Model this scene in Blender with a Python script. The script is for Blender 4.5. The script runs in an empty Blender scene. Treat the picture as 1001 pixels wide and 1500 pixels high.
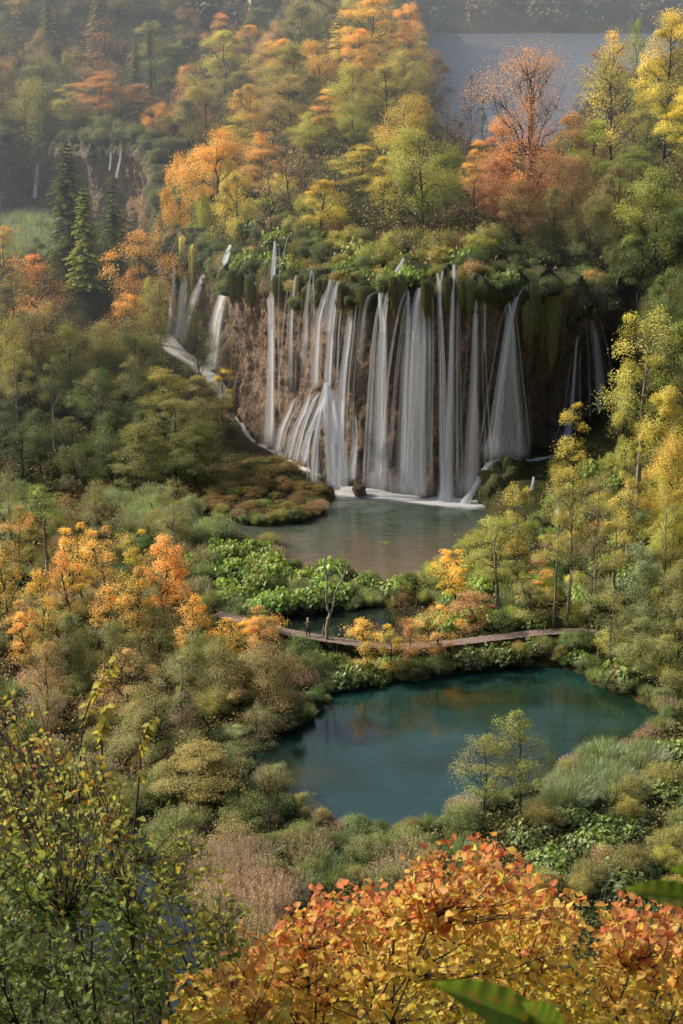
import bpy, math, random
import numpy as np

# ------------------------------------------------------------------ scene, camera maths
scene = bpy.context.scene
COL = scene.collection
F = 2800.0            # focal length in photo pixels (1001 x 1500)
CAMH = 64.0
PITCH = math.atan(850 / F)
CP, SP = math.cos(PITCH), math.sin(PITCH)
rs = np.random.RandomState(7)
random.seed(7)


def ray(u, v):
    a = (u - 500.5) / F
    b = -(v - 750) / F
    return a, CP + b * SP, -SP + b * CP


def onz(u, v, z):
    d = ray(u, v)
    t = (z - CAMH) / d[2]
    return np.array([d[0] * t, d[1] * t, z])


def aty(u, v, D):
    d = ray(u, v)
    t = D / d[1]
    return np.array([d[0] * t, D, CAMH + d[2] * t])


def project(x, y, z):
    z = z - CAMH
    dep = y * CP - z * SP
    up = y * SP + z * CP
    return 500.5 + F * x / dep, 750 - F * up / dep


def ppm(y, z):
    return F / (y * CP + (CAMH - z) * SP)


# ------------------------------------------------------------------ numpy noise
def _hash(ix, iy, s):
    h = (ix * 374761393 + iy * 668265263 + s * 974634777) & 0xFFFFFFFF
    h = ((h ^ (h >> 13)) * 1274126177) & 0xFFFFFFFF
    return ((h ^ (h >> 16)) & 0xFFFF) / 65535.0


def vnoise(x, y, s=0):
    x = np.asarray(x, float); y = np.asarray(y, float)
    ix = np.floor(x).astype(np.int64); iy = np.floor(y).astype(np.int64)
    fx = x - ix; fy = y - iy
    fx = fx * fx * (3 - 2 * fx); fy = fy * fy * (3 - 2 * fy)
    a = _hash(ix, iy, s); b = _hash(ix + 1, iy, s); c = _hash(ix, iy + 1, s); d = _hash(ix + 1, iy + 1, s)
    return (a * (1 - fx) + b * fx) * (1 - fy) + (c * (1 - fx) + d * fx) * fy


def fbm(x, y, s=0, o=4):
    r = 0; a = 0.5
    for i in range(o):
        r = r + a * (vnoise(x, y, s + i * 17) * 2 - 1)
        x = x * 2.03 + 11.3; y = y * 2.03 + 5.7; a *= 0.5
    return r


def sm(a, b, x):
    t = np.clip((np.asarray(x, float) - a) / (b - a), 0, 1)
    return t * t * (3 - 2 * t)


def catmull(P, n=8, closed=False):
    P = np.asarray(P, float)
    if closed:
        Q = np.vstack([P[-1:], P, P[:2]])
    else:
        Q = np.vstack([2 * P[:1] - P[1:2], P, 2 * P[-1:] - P[-2:-1]])
    out = []
    for i in range(1, len(Q) - 2):
        p0, p1, p2, p3 = Q[i - 1], Q[i], Q[i + 1], Q[i + 2]
        for k in range(n):
            t = k / n
            out.append(0.5 * ((2 * p1) + (-p0 + p2) * t + (2 * p0 - 5 * p1 + 4 * p2 - p3) * t * t + (-p0 + 3 * p1 - 3 * p2 + p3) * t ** 3))
    if not closed:
        out.append(Q[-2])
    return np.array(out)


def inpoly(px, py, poly):
    px = np.asarray(px, float); py = np.asarray(py, float)
    r = np.zeros(px.shape, bool)
    n = len(poly)
    for i in range(n):
        x1, y1 = poly[i][0], poly[i][1]
        x2, y2 = poly[(i + 1) % n][0], poly[(i + 1) % n][1]
        if y1 == y2:
            continue
        c = ((y1 > py) != (y2 > py)) & (px < (x2 - x1) * (py - y1) / (y2 - y1) + x1)
        r ^= c
    return r


def segdist(px, py, line, closed=False, vals=None):
    best = np.full(np.shape(px), 1e9); bv = np.zeros(np.shape(px))
    n = len(line)
    for i in range(n if closed else n - 1):
        a = line[i]; b = line[(i + 1) % n]
        dx, dy = b[0] - a[0], b[1] - a[1]
        L = dx * dx + dy * dy + 1e-9
        t = np.clip(((px - a[0]) * dx + (py - a[1]) * dy) / L, 0, 1)
        d = np.hypot(px - a[0] - t * dx, py - a[1] - t * dy)
        m = d < best
        best = np.where(m, d, best)
        if vals is not None:
            bv = np.where(m, vals[i] + t * (vals[(i + 1) % n] - vals[i]), bv)
    return (best, bv) if vals is not None else best


# ------------------------------------------------------------------ plan of the place
CL = [(-250, 345), (0, 345), (60, 350), (150, 340), (225, 330), (245, 305), (262, 288), (300, 276), (335, 262), (360, 250),
      (395, 240), (440, 231), (480, 225), (540, 221), (600, 219), (650, 218), (700, 217.5), (760, 221), (810, 226), (850, 230), (900, 231),
      (960, 226), (1040, 216), (1150, 203), (1300, 188), (1700, 150)]
LIPV = [195, 200, 206, 208, 215, 325, 345, 352, 372, 385, 392, 398, 405, 415, 412, 405, 402, 408, 412, 415, 405, 370, 330, 300, 280, 280]
_cp = np.array([aty(u, 400, D)[:2] for u, D in CL])
_lz = np.array([aty(u, v, D)[2] for (u, D), v in zip(CL, LIPV)])
_s = catmull(np.column_stack([_cp, _lz]), 10)
_o = np.argsort(_s[:, 0])
CLX, CLY, CLZ = _s[_o, 0], _s[_o, 1], _s[_o, 2]
CLS = np.sqrt(1 + np.gradient(CLY, CLX) ** 2)


def cliff_y(x):
    return np.interp(x, CLX, CLY)


def lip_z(x):
    return np.interp(x, CLX, CLZ)


def cliff_d(x, y):
    return (y - cliff_y(x)) / np.interp(x, CLX, CLS)


def pxpoly(pts, z):
    return catmull(np.array([onz(u, v, z)[:2] for u, v in pts]), 6, True)


W_LOW, W_UP, W_MID, W_MARSH = -1.1, 0.0, -0.1, -1.2
POOLS = {
    'lower': (W_LOW, pxpoly([(455, 1048), (490, 1012), (560, 998), (640, 990), (720, 980), (800, 975), (850, 985), (880, 1006), (930, 1022), (968, 1050),
                             (955, 1075), (900, 1108), (840, 1125), (790, 1155), (690, 1190), (660, 1203), (600, 1217), (545, 1222), (490, 1207),
                             (440, 1196), (400, 1155), (350, 1115), (335, 1095), (400, 1078), (440, 1062)], W_LOW)),
    'upper': (W_UP, pxpoly([(300, 752), (345, 765), (400, 770), (465, 757), (490, 720), (500, 700), (560, 708), (640, 716), (690, 722), (715, 745), (712, 770),
                            (690, 800), (640, 832), (590, 860), (520, 848), (430, 828), (385, 802), (340, 790), (300, 772)], W_UP)),
    'mid': (W_MID, pxpoly([(390, 930), (400, 905), (450, 897), (520, 891), (590, 884), (645, 890), (635, 915), (580, 938), (500, 938), (440, 930)], W_MID)),
    'marsh': (W_MARSH, pxpoly([(125, 1015), (180, 1000), (240, 1005), (290, 1000), (345, 1012), (290, 1045), (220, 1060), (160, 1065)], W_MARSH)),
    'gleam': (W_MARSH, pxpoly([(20, 985), (45, 978), (70, 984), (66, 1004), (40, 1010), (22, 1002)], W_MARSH)),
    'front': (W_MARSH, pxpoly([(150, 1200), (215, 1225), (265, 1290), (300, 1360), (380, 1430), (560, 1480), (640, 1540), (300, 1540), (170, 1460), (90, 1330), (100, 1240)], W_MARSH)),
}
STREAM_PX = [(236, 492, 7.5), (258, 515, 6.0), (300, 546, 4.0), (345, 600, 1.6), (362, 622, 0.9), (382, 645, 0.3), (440, 676, 0.1), (480, 703, 0.05)]
STREAM = catmull(np.array([onz(u, v, z) for u, v, z in STREAM_PX]), 6)


def ground(x, y):
    x = np.asarray(x, float); y = np.asarray(y, float)
    n = fbm(x / 9, y / 9, 3)
    z = -0.7 + 1.15 * sm(163.8, 168.2, y + np.where(x < -8, (x + 8) * .2, 0)) + n * 0.6
    z = z + 0.5 * np.maximum(0, x - (31 - 7 * sm(165, 188, y)) + 3 * n)
    z = z + 3.6 * sm(192, 217, y) * sm(15, 21, x)
    # left wooded slope and terrace
    xr = -3 - 0.52 * (np.minimum(y, 268) - 222)
    z = z + 14.6 * sm(227, 294, y + 6 * n) * sm(0, -11, x - xr)
    z = z + 2.3 * np.exp(-(((x + 8.5) / 6.5) ** 2 + ((y - 219.5) / 7.0) ** 2)) * (1 + .7 * n)
    z = z + 2.5 * np.exp(-(((x + 18) / 4.5) ** 2 + ((y - 247) / 6.0) ** 2))
    # stream bed along the foot of the left cascades
    d, sz = segdist(x, y, STREAM, vals=STREAM[:, 2])
    w = sm(6.0, 2.0, d)
    z = z * (1 - w) + (sz - .15) * w
    for k, (wl, poly) in POOLS.items():
        m = (np.abs(x - poly[:, 0].mean()) < 45) & (np.abs(y - poly[:, 1].mean()) < 40)
        if not np.any(m):
            continue
        sh = np.shape(z); m = np.broadcast_to(m, sh)
        dd = np.full(sh, 99.0); ins = np.zeros(sh, bool)
        dd[m] = segdist(x[m], y[m], poly, True)
        ins[m] = inpoly(x[m], y[m], poly)
        zi = wl - 0.12 - 0.9 * sm(0, 2.5, dd)
        k2 = sm(5.0, 0.0, dd)
        zo = np.maximum(z, wl + 0.12 + 0.1 * dd) * k2 + z * (1 - k2)
        z = np.where(ins, zi, zo)
    # plateau behind the cliff and the hills beyond it
    cd = cliff_d(x, y)
    back = np.maximum(0, y - cliff_y(x))
    lz = lip_z(x)
    hill = 0.13 * np.minimum(back, 120) * sm(16, 4, x - .04 * (y - 250)) + np.minimum(np.maximum(0, y - 385) * 0.34, 52) * sm(-8, -48, x + .05 * (y - 385))
    right = np.minimum(0.06 * back, 5) * sm(8, 18, x)
    pl = lz + hill + right + n * 1.0 * sm(0, 8, cd)
    lk = sm(0, 12, x - (11 + .02 * (y - 330))) * sm(326, 342, y) * (y < 700)
    pl = pl * (1 - lk) + 27.0 * lk
    pl = np.where((y > 690) & (x > 0), 30.2 + 46 * (1 - np.exp(-np.maximum(0, y - 692) / 80)) + 9 * sm(692, 760, y) * fbm(x / 60, y / 60, 9), pl)
    wr = sm(31.5, 36, x)
    z = np.where(wr > 0, z + (pl - z) * (wr * sm(-13, 7, cd + 3 * n) + (1 - wr) * (cd > 2.0)), np.where(cd > 2.0, pl, z))
    # the steep bank under the camera
    z = np.maximum(z, 62.4 - 0.72 * y + n * sm(2, 12, y) * 1.2)
    return z


# cached copies of the terrain and of the distance to water, for placing things quickly
GX = np.arange(-110, 110.1, .6); GY = np.arange(80, 432, .6)


def bil(G, x, y):
    x = np.asarray(x, float); y = np.asarray(y, float)
    fx = np.clip((x - GX[0]) / .6, 0, len(GX) - 1.001); fy = np.clip((y - GY[0]) / .6, 0, len(GY) - 1.001)
    i = fx.astype(int); j = fy.astype(int); fx = fx - i; fy = fy - j
    return (G[j, i] * (1 - fx) + G[j, i + 1] * fx) * (1 - fy) + (G[j + 1, i] * (1 - fx) + G[j + 1, i + 1] * fx) * fy


_gx, _gy = np.meshgrid(GX, GY)
GZ = ground(_gx, _gy)
GW = np.full(GZ.shape, 99.0)
for _wl, _poly in POOLS.values():
    _m = (np.abs(_gx - _poly[:, 0].mean()) < 45) & (np.abs(_gy - _poly[:, 1].mean()) < 40)
    _d = segdist(_gx[_m], _gy[_m], _poly, True)
    GW[_m] = np.minimum(GW[_m], np.where(inpoly(_gx[_m], _gy[_m], _poly), -_d, _d))
GS = np.full(GZ.shape, 99.0)
_m = (_gy > 215) & (_gy < 285) & (np.abs(_gx) < 45)
GS[_m] = segdist(_gx[_m], _gy[_m], STREAM)


def groundq(x, y):
    x = np.asarray(x, float); y = np.asarray(y, float)
    o = (np.abs(x) > 109) | (y < 81) | (y > 430)
    z = bil(GZ, x, y)
    if np.any(o): z = np.where(o, ground(x, y), z)
    return z


def gz(x, y):
    return float(groundq(np.array([x]), np.array([y]))[0])


def hit(u, v):
    d = ray(u, v)
    ys = np.arange(80, 700, .5)
    t = ys / d[1]
    g = ground(d[0] * t, ys)
    zr = CAMH + d[2] * t
    i = np.argmax(zr <= g)
    return np.array([d[0] * t[i], ys[i], g[i]])


def in_water(x, y, grow=0.0):
    return bil(GW, x, y) < grow


# ------------------------------------------------------------------ mesh helpers
class MB:
    """collects quads (with a tone colour per vertex and a material slot) for ONE mesh"""
    def __init__(s):
        s.v = []; s.q = []; s.t = []; s.m = []; s.uv = []; s.n = 0; s.sm = []

    def add(s, V, Q, tone=(.5, .5, .5, 1), mat=0, smooth=False, uv=None):
        V = np.asarray(V, float); Q = np.asarray(Q, np.int64)
        if len(V) == 0:
            return
        s.v.append(V); s.q.append(Q + s.n); s.n += len(V)
        T = np.asarray(tone, float)
        if T.ndim == 1:
            T = np.tile(T, (len(V), 1))
        s.t.append(T); s.m.append(np.full(len(Q), mat)); s.sm.append(np.full(len(Q), smooth))
        s.uv.append(np.zeros((len(V), 2)) if uv is None else np.asarray(uv, float))

    def tube(s, P, R, sides=5, tone=(.5, .5, .5, 1), mat=0):
        P = np.asarray(P, float); R = np.asarray(R, float)
        if R.ndim == 0:
            R = np.full(len(P), float(R))
        T = np.gradient(P, axis=0)
        T /= np.linalg.norm(T, axis=1, keepdims=True) + 1e-9
        ref = np.array([0.31, 0.95, 0.05]) if abs(T[:, 2]).mean() > .6 else np.array([0.05, 0.1, 1.0])
        A = np.cross(T, ref); A /= np.linalg.norm(A, axis=1, keepdims=True) + 1e-9
        B = np.cross(T, A)
        ang = np.arange(sides) * 2 * np.pi / sides
        V = P[:, None] + R[:, None, None] * (A[:, None] * np.cos(ang)[None, :, None] + B[:, None] * np.sin(ang)[None, :, None])
        i = np.arange(len(P) - 1)[:, None] * sides; j = np.arange(sides)[None]; k = (j + 1) % sides
        Q = np.stack([i + j, i + k, i + k + sides, i + j + sides], -1).reshape(-1, 4)
        s.add(V.reshape(-1, 3), Q, tone, mat, True)

    def leaves(s, C, N, L, W, rng, tone, mat=0, T=None, fold=.18):
        n = len(C)
        if n == 0:
            return
        if T is None:
            T = rng.normal(size=(n, 3))
        T = T - N * np.sum(T * N, 1, keepdims=True)
        T /= np.linalg.norm(T, axis=1, keepdims=True) + 1e-9
        B = np.cross(N, T)
        L = np.broadcast_to(np.asarray(L, float), (n,))[:, None]
        W = np.broadcast_to(np.asarray(W, float), (n,))[:, None]
        V = np.stack([C - T * L * .5, C + B * W * .5 + N * W * fold - T * L * .08, C + T * L * .5, C - B * W * .5 + N * W * fold - T * L * .08], 1)
        Q = np.arange(4 * n).reshape(n, 4)
        s.add(V.reshape(-1, 3), Q, np.repeat(tone, 4, axis=0) if np.ndim(tone) == 2 else tone, mat, False)

    def box(s, c, h, mat=0, tone=(.5, .5, .5, 1), rz=0.0, rx=0.0):
        V = np.array([(x, y, z) for x in (-1, 1) for y in (-1, 1) for z in (-1, 1)], float) * np.asarray(h)
        if rx:
            cc, ss = math.cos(rx), math.sin(rx)
            V = V @ np.array([[1, 0, 0], [0, cc, ss], [0, -ss, cc]])
        cc, ss = math.cos(rz), math.sin(rz)
        V = V @ np.array([[cc, ss, 0], [-ss, cc, 0], [0, 0, 1]])
        s.add(V + np.asarray(c), [(0, 1, 3, 2), (4, 6, 7, 5), (0, 4, 5, 1), (2, 3, 7, 6), (0, 2, 6, 4), (1, 5, 7, 3)], tone, mat)

    def mesh(s, name, mats, uv=False):
        V = np.vstack(s.v).astype(np.float32); Q = np.vstack(s.q).astype(np.int32)
        me = bpy.data.meshes.new(name)
        me.vertices.add(len(V)); me.vertices.foreach_set('co', V.ravel())
        me.loops.add(Q.size); me.loops.foreach_set('vertex_index', Q.ravel())
        me.polygons.add(len(Q)); me.polygons.foreach_set('loop_start', np.arange(0, Q.size, 4, dtype=np.int32))
        for m in mats:
            me.materials.append(m)
        me.polygons.foreach_set('material_index', np.concatenate(s.m).astype(np.int32))
        me.polygons.foreach_set('use_smooth', np.concatenate(s.sm).astype(bool))
        at = me.attributes.new('tone', 'FLOAT_COLOR', 'POINT')
        T = np.vstack(s.t)
        if T.shape[1] == 3:
            T = np.column_stack([T, np.ones(len(T))])
        at.data.foreach_set('color', T.astype(np.float32).ravel())
        if uv:
            ul = me.uv_layers.new(name='flow')
            ul.data.foreach_set('uv', np.vstack(s.uv)[Q.ravel()].astype(np.float32).ravel())
        me.update(); me.validate()
        return me


def link(name, me, parent=None, loc=None):
    o = bpy.data.objects.new(name, me)
    COL.objects.link(o)
    if parent is not None:
        o.parent = parent
    if loc is not None:
        o.location = loc
    return o


def tag(o, label=None, cat=None, group=None, kind=None):
    if label: o['label'] = label
    if cat: o['category'] = cat
    if group: o['group'] = group
    if kind: o['kind'] = kind
    return o


def grid_mesh(X, Y, Z, name, mat, tone=None):
    ny, nx = X.shape
    i = np.arange(ny - 1)[:, None] * nx; j = np.arange(nx - 1)[None]
    Q = np.stack([i + j, i + j + 1, i + j + nx + 1, i + j + nx], -1).reshape(-1, 4)
    m = MB()
    m.add(np.column_stack([X.ravel(), Y.ravel(), Z.ravel()]), Q, tone if tone is not None else (.5, .5, .5, 1), 0, True)
    return m.mesh(name, [mat])


# ------------------------------------------------------------------ materials
def new_mat(name):
    m = bpy.data.materials.new(name); m.use_nodes = True
    nt = m.node_tree; nt.nodes.clear()
    out = nt.nodes.new('ShaderNodeOutputMaterial')
    return m, nt, out


class NT:
    def __init__(s, nt): s.nt = nt

    def n(s, t, **kw):
        nd = s.nt.nodes.new(t)
        for k, v in kw.items():
            if k.startswith('i_'):
                key = k[2:]
                nd.inputs[int(key) if key.isdigit() else key.replace('_', ' ')].default_value = v
            else:
                setattr(nd, k, v)
        return nd

    def l(s, a, b): s.nt.links.new(a, b)

    def math(s, op, a, b=None, clamp=False):
        nd = s.nt.nodes.new('ShaderNodeMath'); nd.operation = op; nd.use_clamp = clamp
        for i, x in enumerate((a, b)):
            if x is None: continue
            if isinstance(x, (int, float)): nd.inputs[i].default_value = x
            else: s.l(x, nd.inputs[i])
        return nd.outputs[0]

    def mix(s, f, a, b, bt='MIX'):
        nd = s.nt.nodes.new('ShaderNodeMix'); nd.data_type = 'RGBA'; nd.blend_type = bt; nd.clamp_factor = True
        for i, x in ((0, f), (6, a), (7, b)):
            if isinstance(x, (int, float)): nd.inputs[i].default_value = x
            elif isinstance(x, tuple): nd.inputs[i].default_value = (*x, 1)[:4]
            else: s.l(x, nd.inputs[i])
        return nd.outputs[2]

    def ramp(s, f, stops, interp='LINEAR'):
        nd = s.nt.nodes.new('ShaderNodeValToRGB'); cr = nd.color_ramp; cr.interpolation = interp
        while len(cr.elements) < len(stops): cr.elements.new(.5)
        for e, (p, c) in zip(cr.elements, stops):
            e.position = p; e.color = (*c, 1)[:4] if isinstance(c, tuple) else (c, c, c, 1)
        s.l(f, nd.inputs[0])
        return nd.outputs[0]

    def noise(s, vec, scale, detail=4, rough=.55, out=0):
        nd = s.nt.nodes.new('ShaderNodeTexNoise'); nd.inputs['Scale'].default_value = scale
        nd.inputs['Detail'].default_value = detail; nd.inputs['Roughness'].default_value = rough
        if vec is not None: s.l(vec, nd.inputs['Vector'])
        return nd.outputs[out]

    def mapping(s, vec, scale):
        nd = s.nt.nodes.new('ShaderNodeMapping'); nd.inputs['Scale'].default_value = scale
        s.l(vec, nd.inputs['Vector'])
        return nd.outputs[0]


def leaf_material(name, own=False, transl=.42, gloss=.04, rough=.45, bright=1.0):
    """tone: R brightness, G outer/inner mix, B hue jitter; object colour = outer leaves, inner_tint = inner leaves"""
    m, nt, out = new_mat(name); N = NT(nt)
    a = N.n('ShaderNodeAttribute', attribute_name='tone')
    if own:
        col = a.outputs['Color']
    else:
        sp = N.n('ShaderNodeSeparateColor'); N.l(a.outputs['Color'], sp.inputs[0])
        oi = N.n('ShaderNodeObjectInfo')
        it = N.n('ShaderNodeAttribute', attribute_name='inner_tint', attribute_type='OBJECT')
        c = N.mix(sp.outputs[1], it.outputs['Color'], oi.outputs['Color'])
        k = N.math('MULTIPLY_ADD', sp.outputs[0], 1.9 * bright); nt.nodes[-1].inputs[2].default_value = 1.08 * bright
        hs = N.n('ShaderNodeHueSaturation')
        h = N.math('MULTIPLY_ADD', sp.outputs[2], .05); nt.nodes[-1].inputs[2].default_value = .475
        N.l(h, hs.inputs['Hue']); N.l(k, hs.inputs['Value']); N.l(c, hs.inputs['Color'])
        col = hs.outputs[0]
    d = N.n('ShaderNodeBsdfDiffuse'); t = N.n('ShaderNodeBsdfTranslucent')
    N.l(col, d.inputs[0])
    N.l(N.mix(1.0, col, (1.0, .95, .6), 'MULTIPLY'), t.inputs[0])
    mx = N.n('ShaderNodeMixShader'); mx.inputs[0].default_value = transl
    N.l(d.outputs[0], mx.inputs[1]); N.l(t.outputs[0], mx.inputs[2])
    g = N.n('ShaderNodeBsdfGlossy'); g.inputs['Roughness'].default_value = rough
    m2 = N.n('ShaderNodeMixShader'); m2.inputs[0].default_value = gloss
    N.l(mx.outputs[0], m2.inputs[1]); N.l(g.outputs[0], m2.inputs[2])
    N.l(m2.outputs[0], out.inputs[0])
    return m


def bark_material(name, c1, c2, scale=3.0):
    m, nt, out = new_mat(name); N = NT(nt)
    tc = N.n('ShaderNodeTexCoord')
    v = N.mapping(tc.outputs['Object'], (scale, scale, scale * .25))
    f = N.noise(v, 1.6, 6, .65)
    col = N.ramp(f, [(.3, c1), (.7, c2)])
    p = N.n('ShaderNodeBsdfPrincipled'); p.inputs['Roughness'].default_value = .9
    N.l(col, p.inputs['Base Color'])
    b = N.n('ShaderNodeBump'); b.inputs['Strength'].default_value = .5; b.inputs['Distance'].default_value = .05
    N.l(f, b.inputs['Height']); N.l(b.outputs[0], p.inputs['Normal'])
    N.l(p.outputs[0], out.inputs[0])
    return m


def water_material(name, col, rough, bump, bscale, stretch=(1, 1, 1), spec=.5, patch=None, dist=.05):
    m, nt, out = new_mat(name); N = NT(nt)
    tc = N.n('ShaderNodeTexCoord')
    p = N.n('ShaderNodeBsdfPrincipled')
    p.inputs['Roughness'].default_value = rough; p.inputs['IOR'].default_value = 1.33
    p.inputs['Specular IOR Level'].default_value = spec
    if patch:
        f = N.noise(N.mapping(tc.outputs['Object'], patch[1]), 1.0, 5, .6)
        N.l(N.ramp(f, patch[0]), p.inputs['Base Color'])
    else:
        p.inputs['Base Color'].default_value = (*col, 1)
    v = N.mapping(tc.outputs['Object'], stretch)
    f1 = N.noise(v, bscale, 3, .5); f2 = N.noise(v, bscale * 4.3, 2, .5)
    big = N.noise(tc.outputs['Object'], .12, 2, .5)
    hgt = N.math('MULTIPLY', N.math('ADD', f1, N.math('MULTIPLY', f2, .35)), N.math('ADD', big, .25))
    b = N.n('ShaderNodeBump'); b.inputs['Strength'].default_value = bump; b.inputs['Distance'].default_value = dist
    N.l(hgt, b.inputs['Height']); N.l(b.outputs[0], p.inputs['Normal'])
    N.l(p.outputs[0], out.inputs[0])
    return m


def flow_material(name, col, streak, lo, hi, gain):
    """silky falling water: streaks run along the flow (UV), alpha from tone.R"""
    m, nt, out = new_mat(name); N = NT(nt)
    uv = N.n('ShaderNodeUVMap', uv_map='flow')
    a = N.n('ShaderNodeAttribute', attribute_name='tone')
    sp = N.n('ShaderNodeSeparateColor'); N.l(a.outputs['Color'], sp.inputs[0])
    oi = N.n('ShaderNodeObjectInfo')
    ad = N.n('ShaderNodeVectorMath', operation='ADD')
    rnd = N.n('ShaderNodeCombineXYZ'); N.l(N.math('MULTIPLY', oi.outputs['Random'], 37.0), rnd.inputs[0]); N.l(N.math('MULTIPLY', oi.outputs['Random'], 91.0), rnd.inputs[2])
    wob = N.n('ShaderNodeVectorMath', operation='MULTIPLY_ADD'); N.l(N.noise(N.mapping(uv.outputs[0], (1.2, .5, 1)), 1.0, 3, .6, 1), wob.inputs[0]); wob.inputs[1].default_value = (.16, .5, 0); N.l(uv.outputs[0], wob.inputs[2])
    N.l(N.mapping(wob.outputs[0], streak), ad.inputs[0]); N.l(rnd.outputs[0], ad.inputs[1])
    f = N.math('ADD', N.math('MULTIPLY', N.noise(ad.outputs[0], .34, 3, .6), .55), N.math('MULTIPLY', N.noise(ad.outputs[0], 1.0, 4, .6), .45))
    r = N.n('ShaderNodeMapRange'); r.inputs[1].default_value = lo; r.inputs[2].default_value = hi
    N.l(f, r.inputs[0])
    r.inputs[3].default_value = .18
    al = N.math('MULTIPLY', N.math('MULTIPLY', r.outputs[0], sp.outputs[0]), gain, True)
    d = N.n('ShaderNodeBsdfDiffuse'); d.inputs[0].default_value = (*col, 1)
    t = N.n('ShaderNodeBsdfTranslucent'); t.inputs[0].default_value = (*col, 1)
    w = N.n('ShaderNodeMixShader'); w.inputs[0].default_value = .45
    N.l(d.outputs[0], w.inputs[1]); N.l(t.outputs[0], w.inputs[2])
    tr = N.n('ShaderNodeBsdfTransparent')
    mx = N.n('ShaderNodeMixShader'); N.l(al, mx.inputs[0]); N.l(tr.outputs[0], mx.inputs[1]); N.l(w.outputs[0], mx.inputs[2])
    N.l(mx.outputs[0], out.inputs[0])
    return m


def ground_material():
    m, nt, out = new_mat('ground_cover'); N = NT(nt)
    g = N.n('ShaderNodeNewGeometry')
    f = N.noise(g.outputs['Position'], .35, 6, .65); f2 = N.noise(g.outputs['Position'], 2.2, 5, .65)
    c = N.ramp(f, [(.3, (.022, .026, .010)), (.48, (.045, .050, .018)), (.6, (.075, .062, .028)), (.75, (.05, .038, .022))])
    c = N.mix(.6, c, N.ramp(f2, [(.3, (.25, .25, .25)), (.7, (1.3, 1.3, 1.2))]), 'MULTIPLY')
    p = N.n('ShaderNodeBsdfPrincipled'); p.inputs['Roughness'].default_value = .95; p.inputs['Specular IOR Level'].default_value = .1
    N.l(c, p.inputs['Base Color'])
    b = N.n('ShaderNodeBump'); b.inputs['Strength'].default_value = .8; b.inputs['Distance'].default_value = .3
    N.l(f2, b.inputs['Height']); N.l(b.outputs[0], p.inputs['Normal'])
    N.l(p.outputs[0], out.inputs[0])
    return m


def cliff_material(name='tufa_rock', moss=True):
    """brown tufa with vertical streaks, rusty crust and moss; tone.R = height on the face, tone.G = moss"""
    m, nt, out = new_mat(name); N = NT(nt)
    g = N.n('ShaderNodeNewGeometry')
    a = N.n('ShaderNodeAttribute', attribute_name='tone')
    sp = N.n('ShaderNodeSeparateColor'); N.l(a.outputs['Color'], sp.inputs[0])
    P = g.outputs['Position']
    streak = N.noise(N.mapping(P, (1.1, 1.1, .12)), 1.0, 6, .65)
    lump = N.noise(P, .33, 6, .6)
    fine = N.noise(P, 2.6, 6, .7)
    c = N.ramp(streak, [(.28, (.05, .042, .034)), (.43, (.17, .13, .095)), (.58, (.29, .215, .15)), (.75, (.42, .35, .27))])
    c = N.mix(N.ramp(lump, [(.42, 0.), (.62, .85)]), c, N.ramp(fine, [(.3, (.11, .085, .065)), (.7, (.36, .225, .125))]))
    c = N.mix(.7, c, N.ramp(fine, [(.25, (.22, .2, .2)), (.6, (1.25, 1.2, 1.15))]), 'MULTIPLY')
    mg = N.math('ADD', sp.outputs[1], N.math('MULTIPLY', N.math('SUBTRACT', fine, .5), 1.3))
    mosc = N.ramp(streak, [(.3, (.035, .042, .016)), (.6, (.10, .105, .035)), (.8, (.18, .165, .055))])
    c = N.mix(N.ramp(mg, [(.4, 0.), (.62, 1.)]), c, mosc)
    p = N.n('ShaderNodeBsdfPrincipled'); p.inputs['Roughness'].default_value = .75; p.inputs['Specular IOR Level'].default_value = .3
    N.l(c, p.inputs['Base Color'])
    b = N.n('ShaderNodeBump'); b.inputs['Strength'].default_value = 1.0; b.inputs['Distance'].default_value = .45
    N.l(N.math('ADD', fine, N.math('MULTIPLY', streak, 1.2)), b.inputs['Height']); N.l(b.outputs[0], p.inputs['Normal'])
    N.l(p.outputs[0], out.inputs[0])
    return m


def plain_material(name, col, rough=.7, noise=(4, .25)):
    m, nt, out = new_mat(name); N = NT(nt)
    tc = N.n('ShaderNodeTexCoord')
    f = N.noise(tc.outputs['Object'], noise[0], 5, .6)
    lo = tuple(c * (1 - noise[1]) for c in col); hi = tuple(c * (1 + noise[1]) for c in col)
    p = N.n('ShaderNodeBsdfPrincipled'); p.inputs['Roughness'].default_value = rough
    N.l(N.ramp(f, [(.3, lo), (.7, hi)]), p.inputs['Base Color'])
    N.l(p.outputs[0], out.inputs[0])
    return m


M_LEAF = leaf_material('autumn_leaves')
M_NEEDLE = leaf_material('conifer_needles', transl=.2)
M_OWN = leaf_material('ground_leaves', own=True, transl=.3)
M_NEAR = leaf_material('near_leaves', own=True, transl=.56, gloss=.012, rough=.55)
M_BARK = bark_material('bark', (.022, .017, .013), (.085, .066, .05))
M_SNAG = bark_material('snag_bark', (.15, .125, .10), (.40, .35, .29))
M_PALE = bark_material('pale_bark', (.12, .10, .085), (.36, .31, .26))
M_GROUND = ground_material()
M_ROCK = cliff_material()
M_FALL = flow_material('falling_water', (.95, .97, 1.0), (24, .16, 1), .42, .60, 2.5)
M_FOAM = flow_material('foam', (.95, .97, 1.0), (14, .8, 1), .36, .60, 1.8)

SKY_STRENGTH = 0.15
SUN_ENERGY = 5.0
HAZE = 0.0012
DENOISE = True
# ------------------------------------------------------------------ plants
def nrm(a):
    return a / (np.linalg.norm(a, axis=-1, keepdims=True) + 1e-9)


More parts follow.
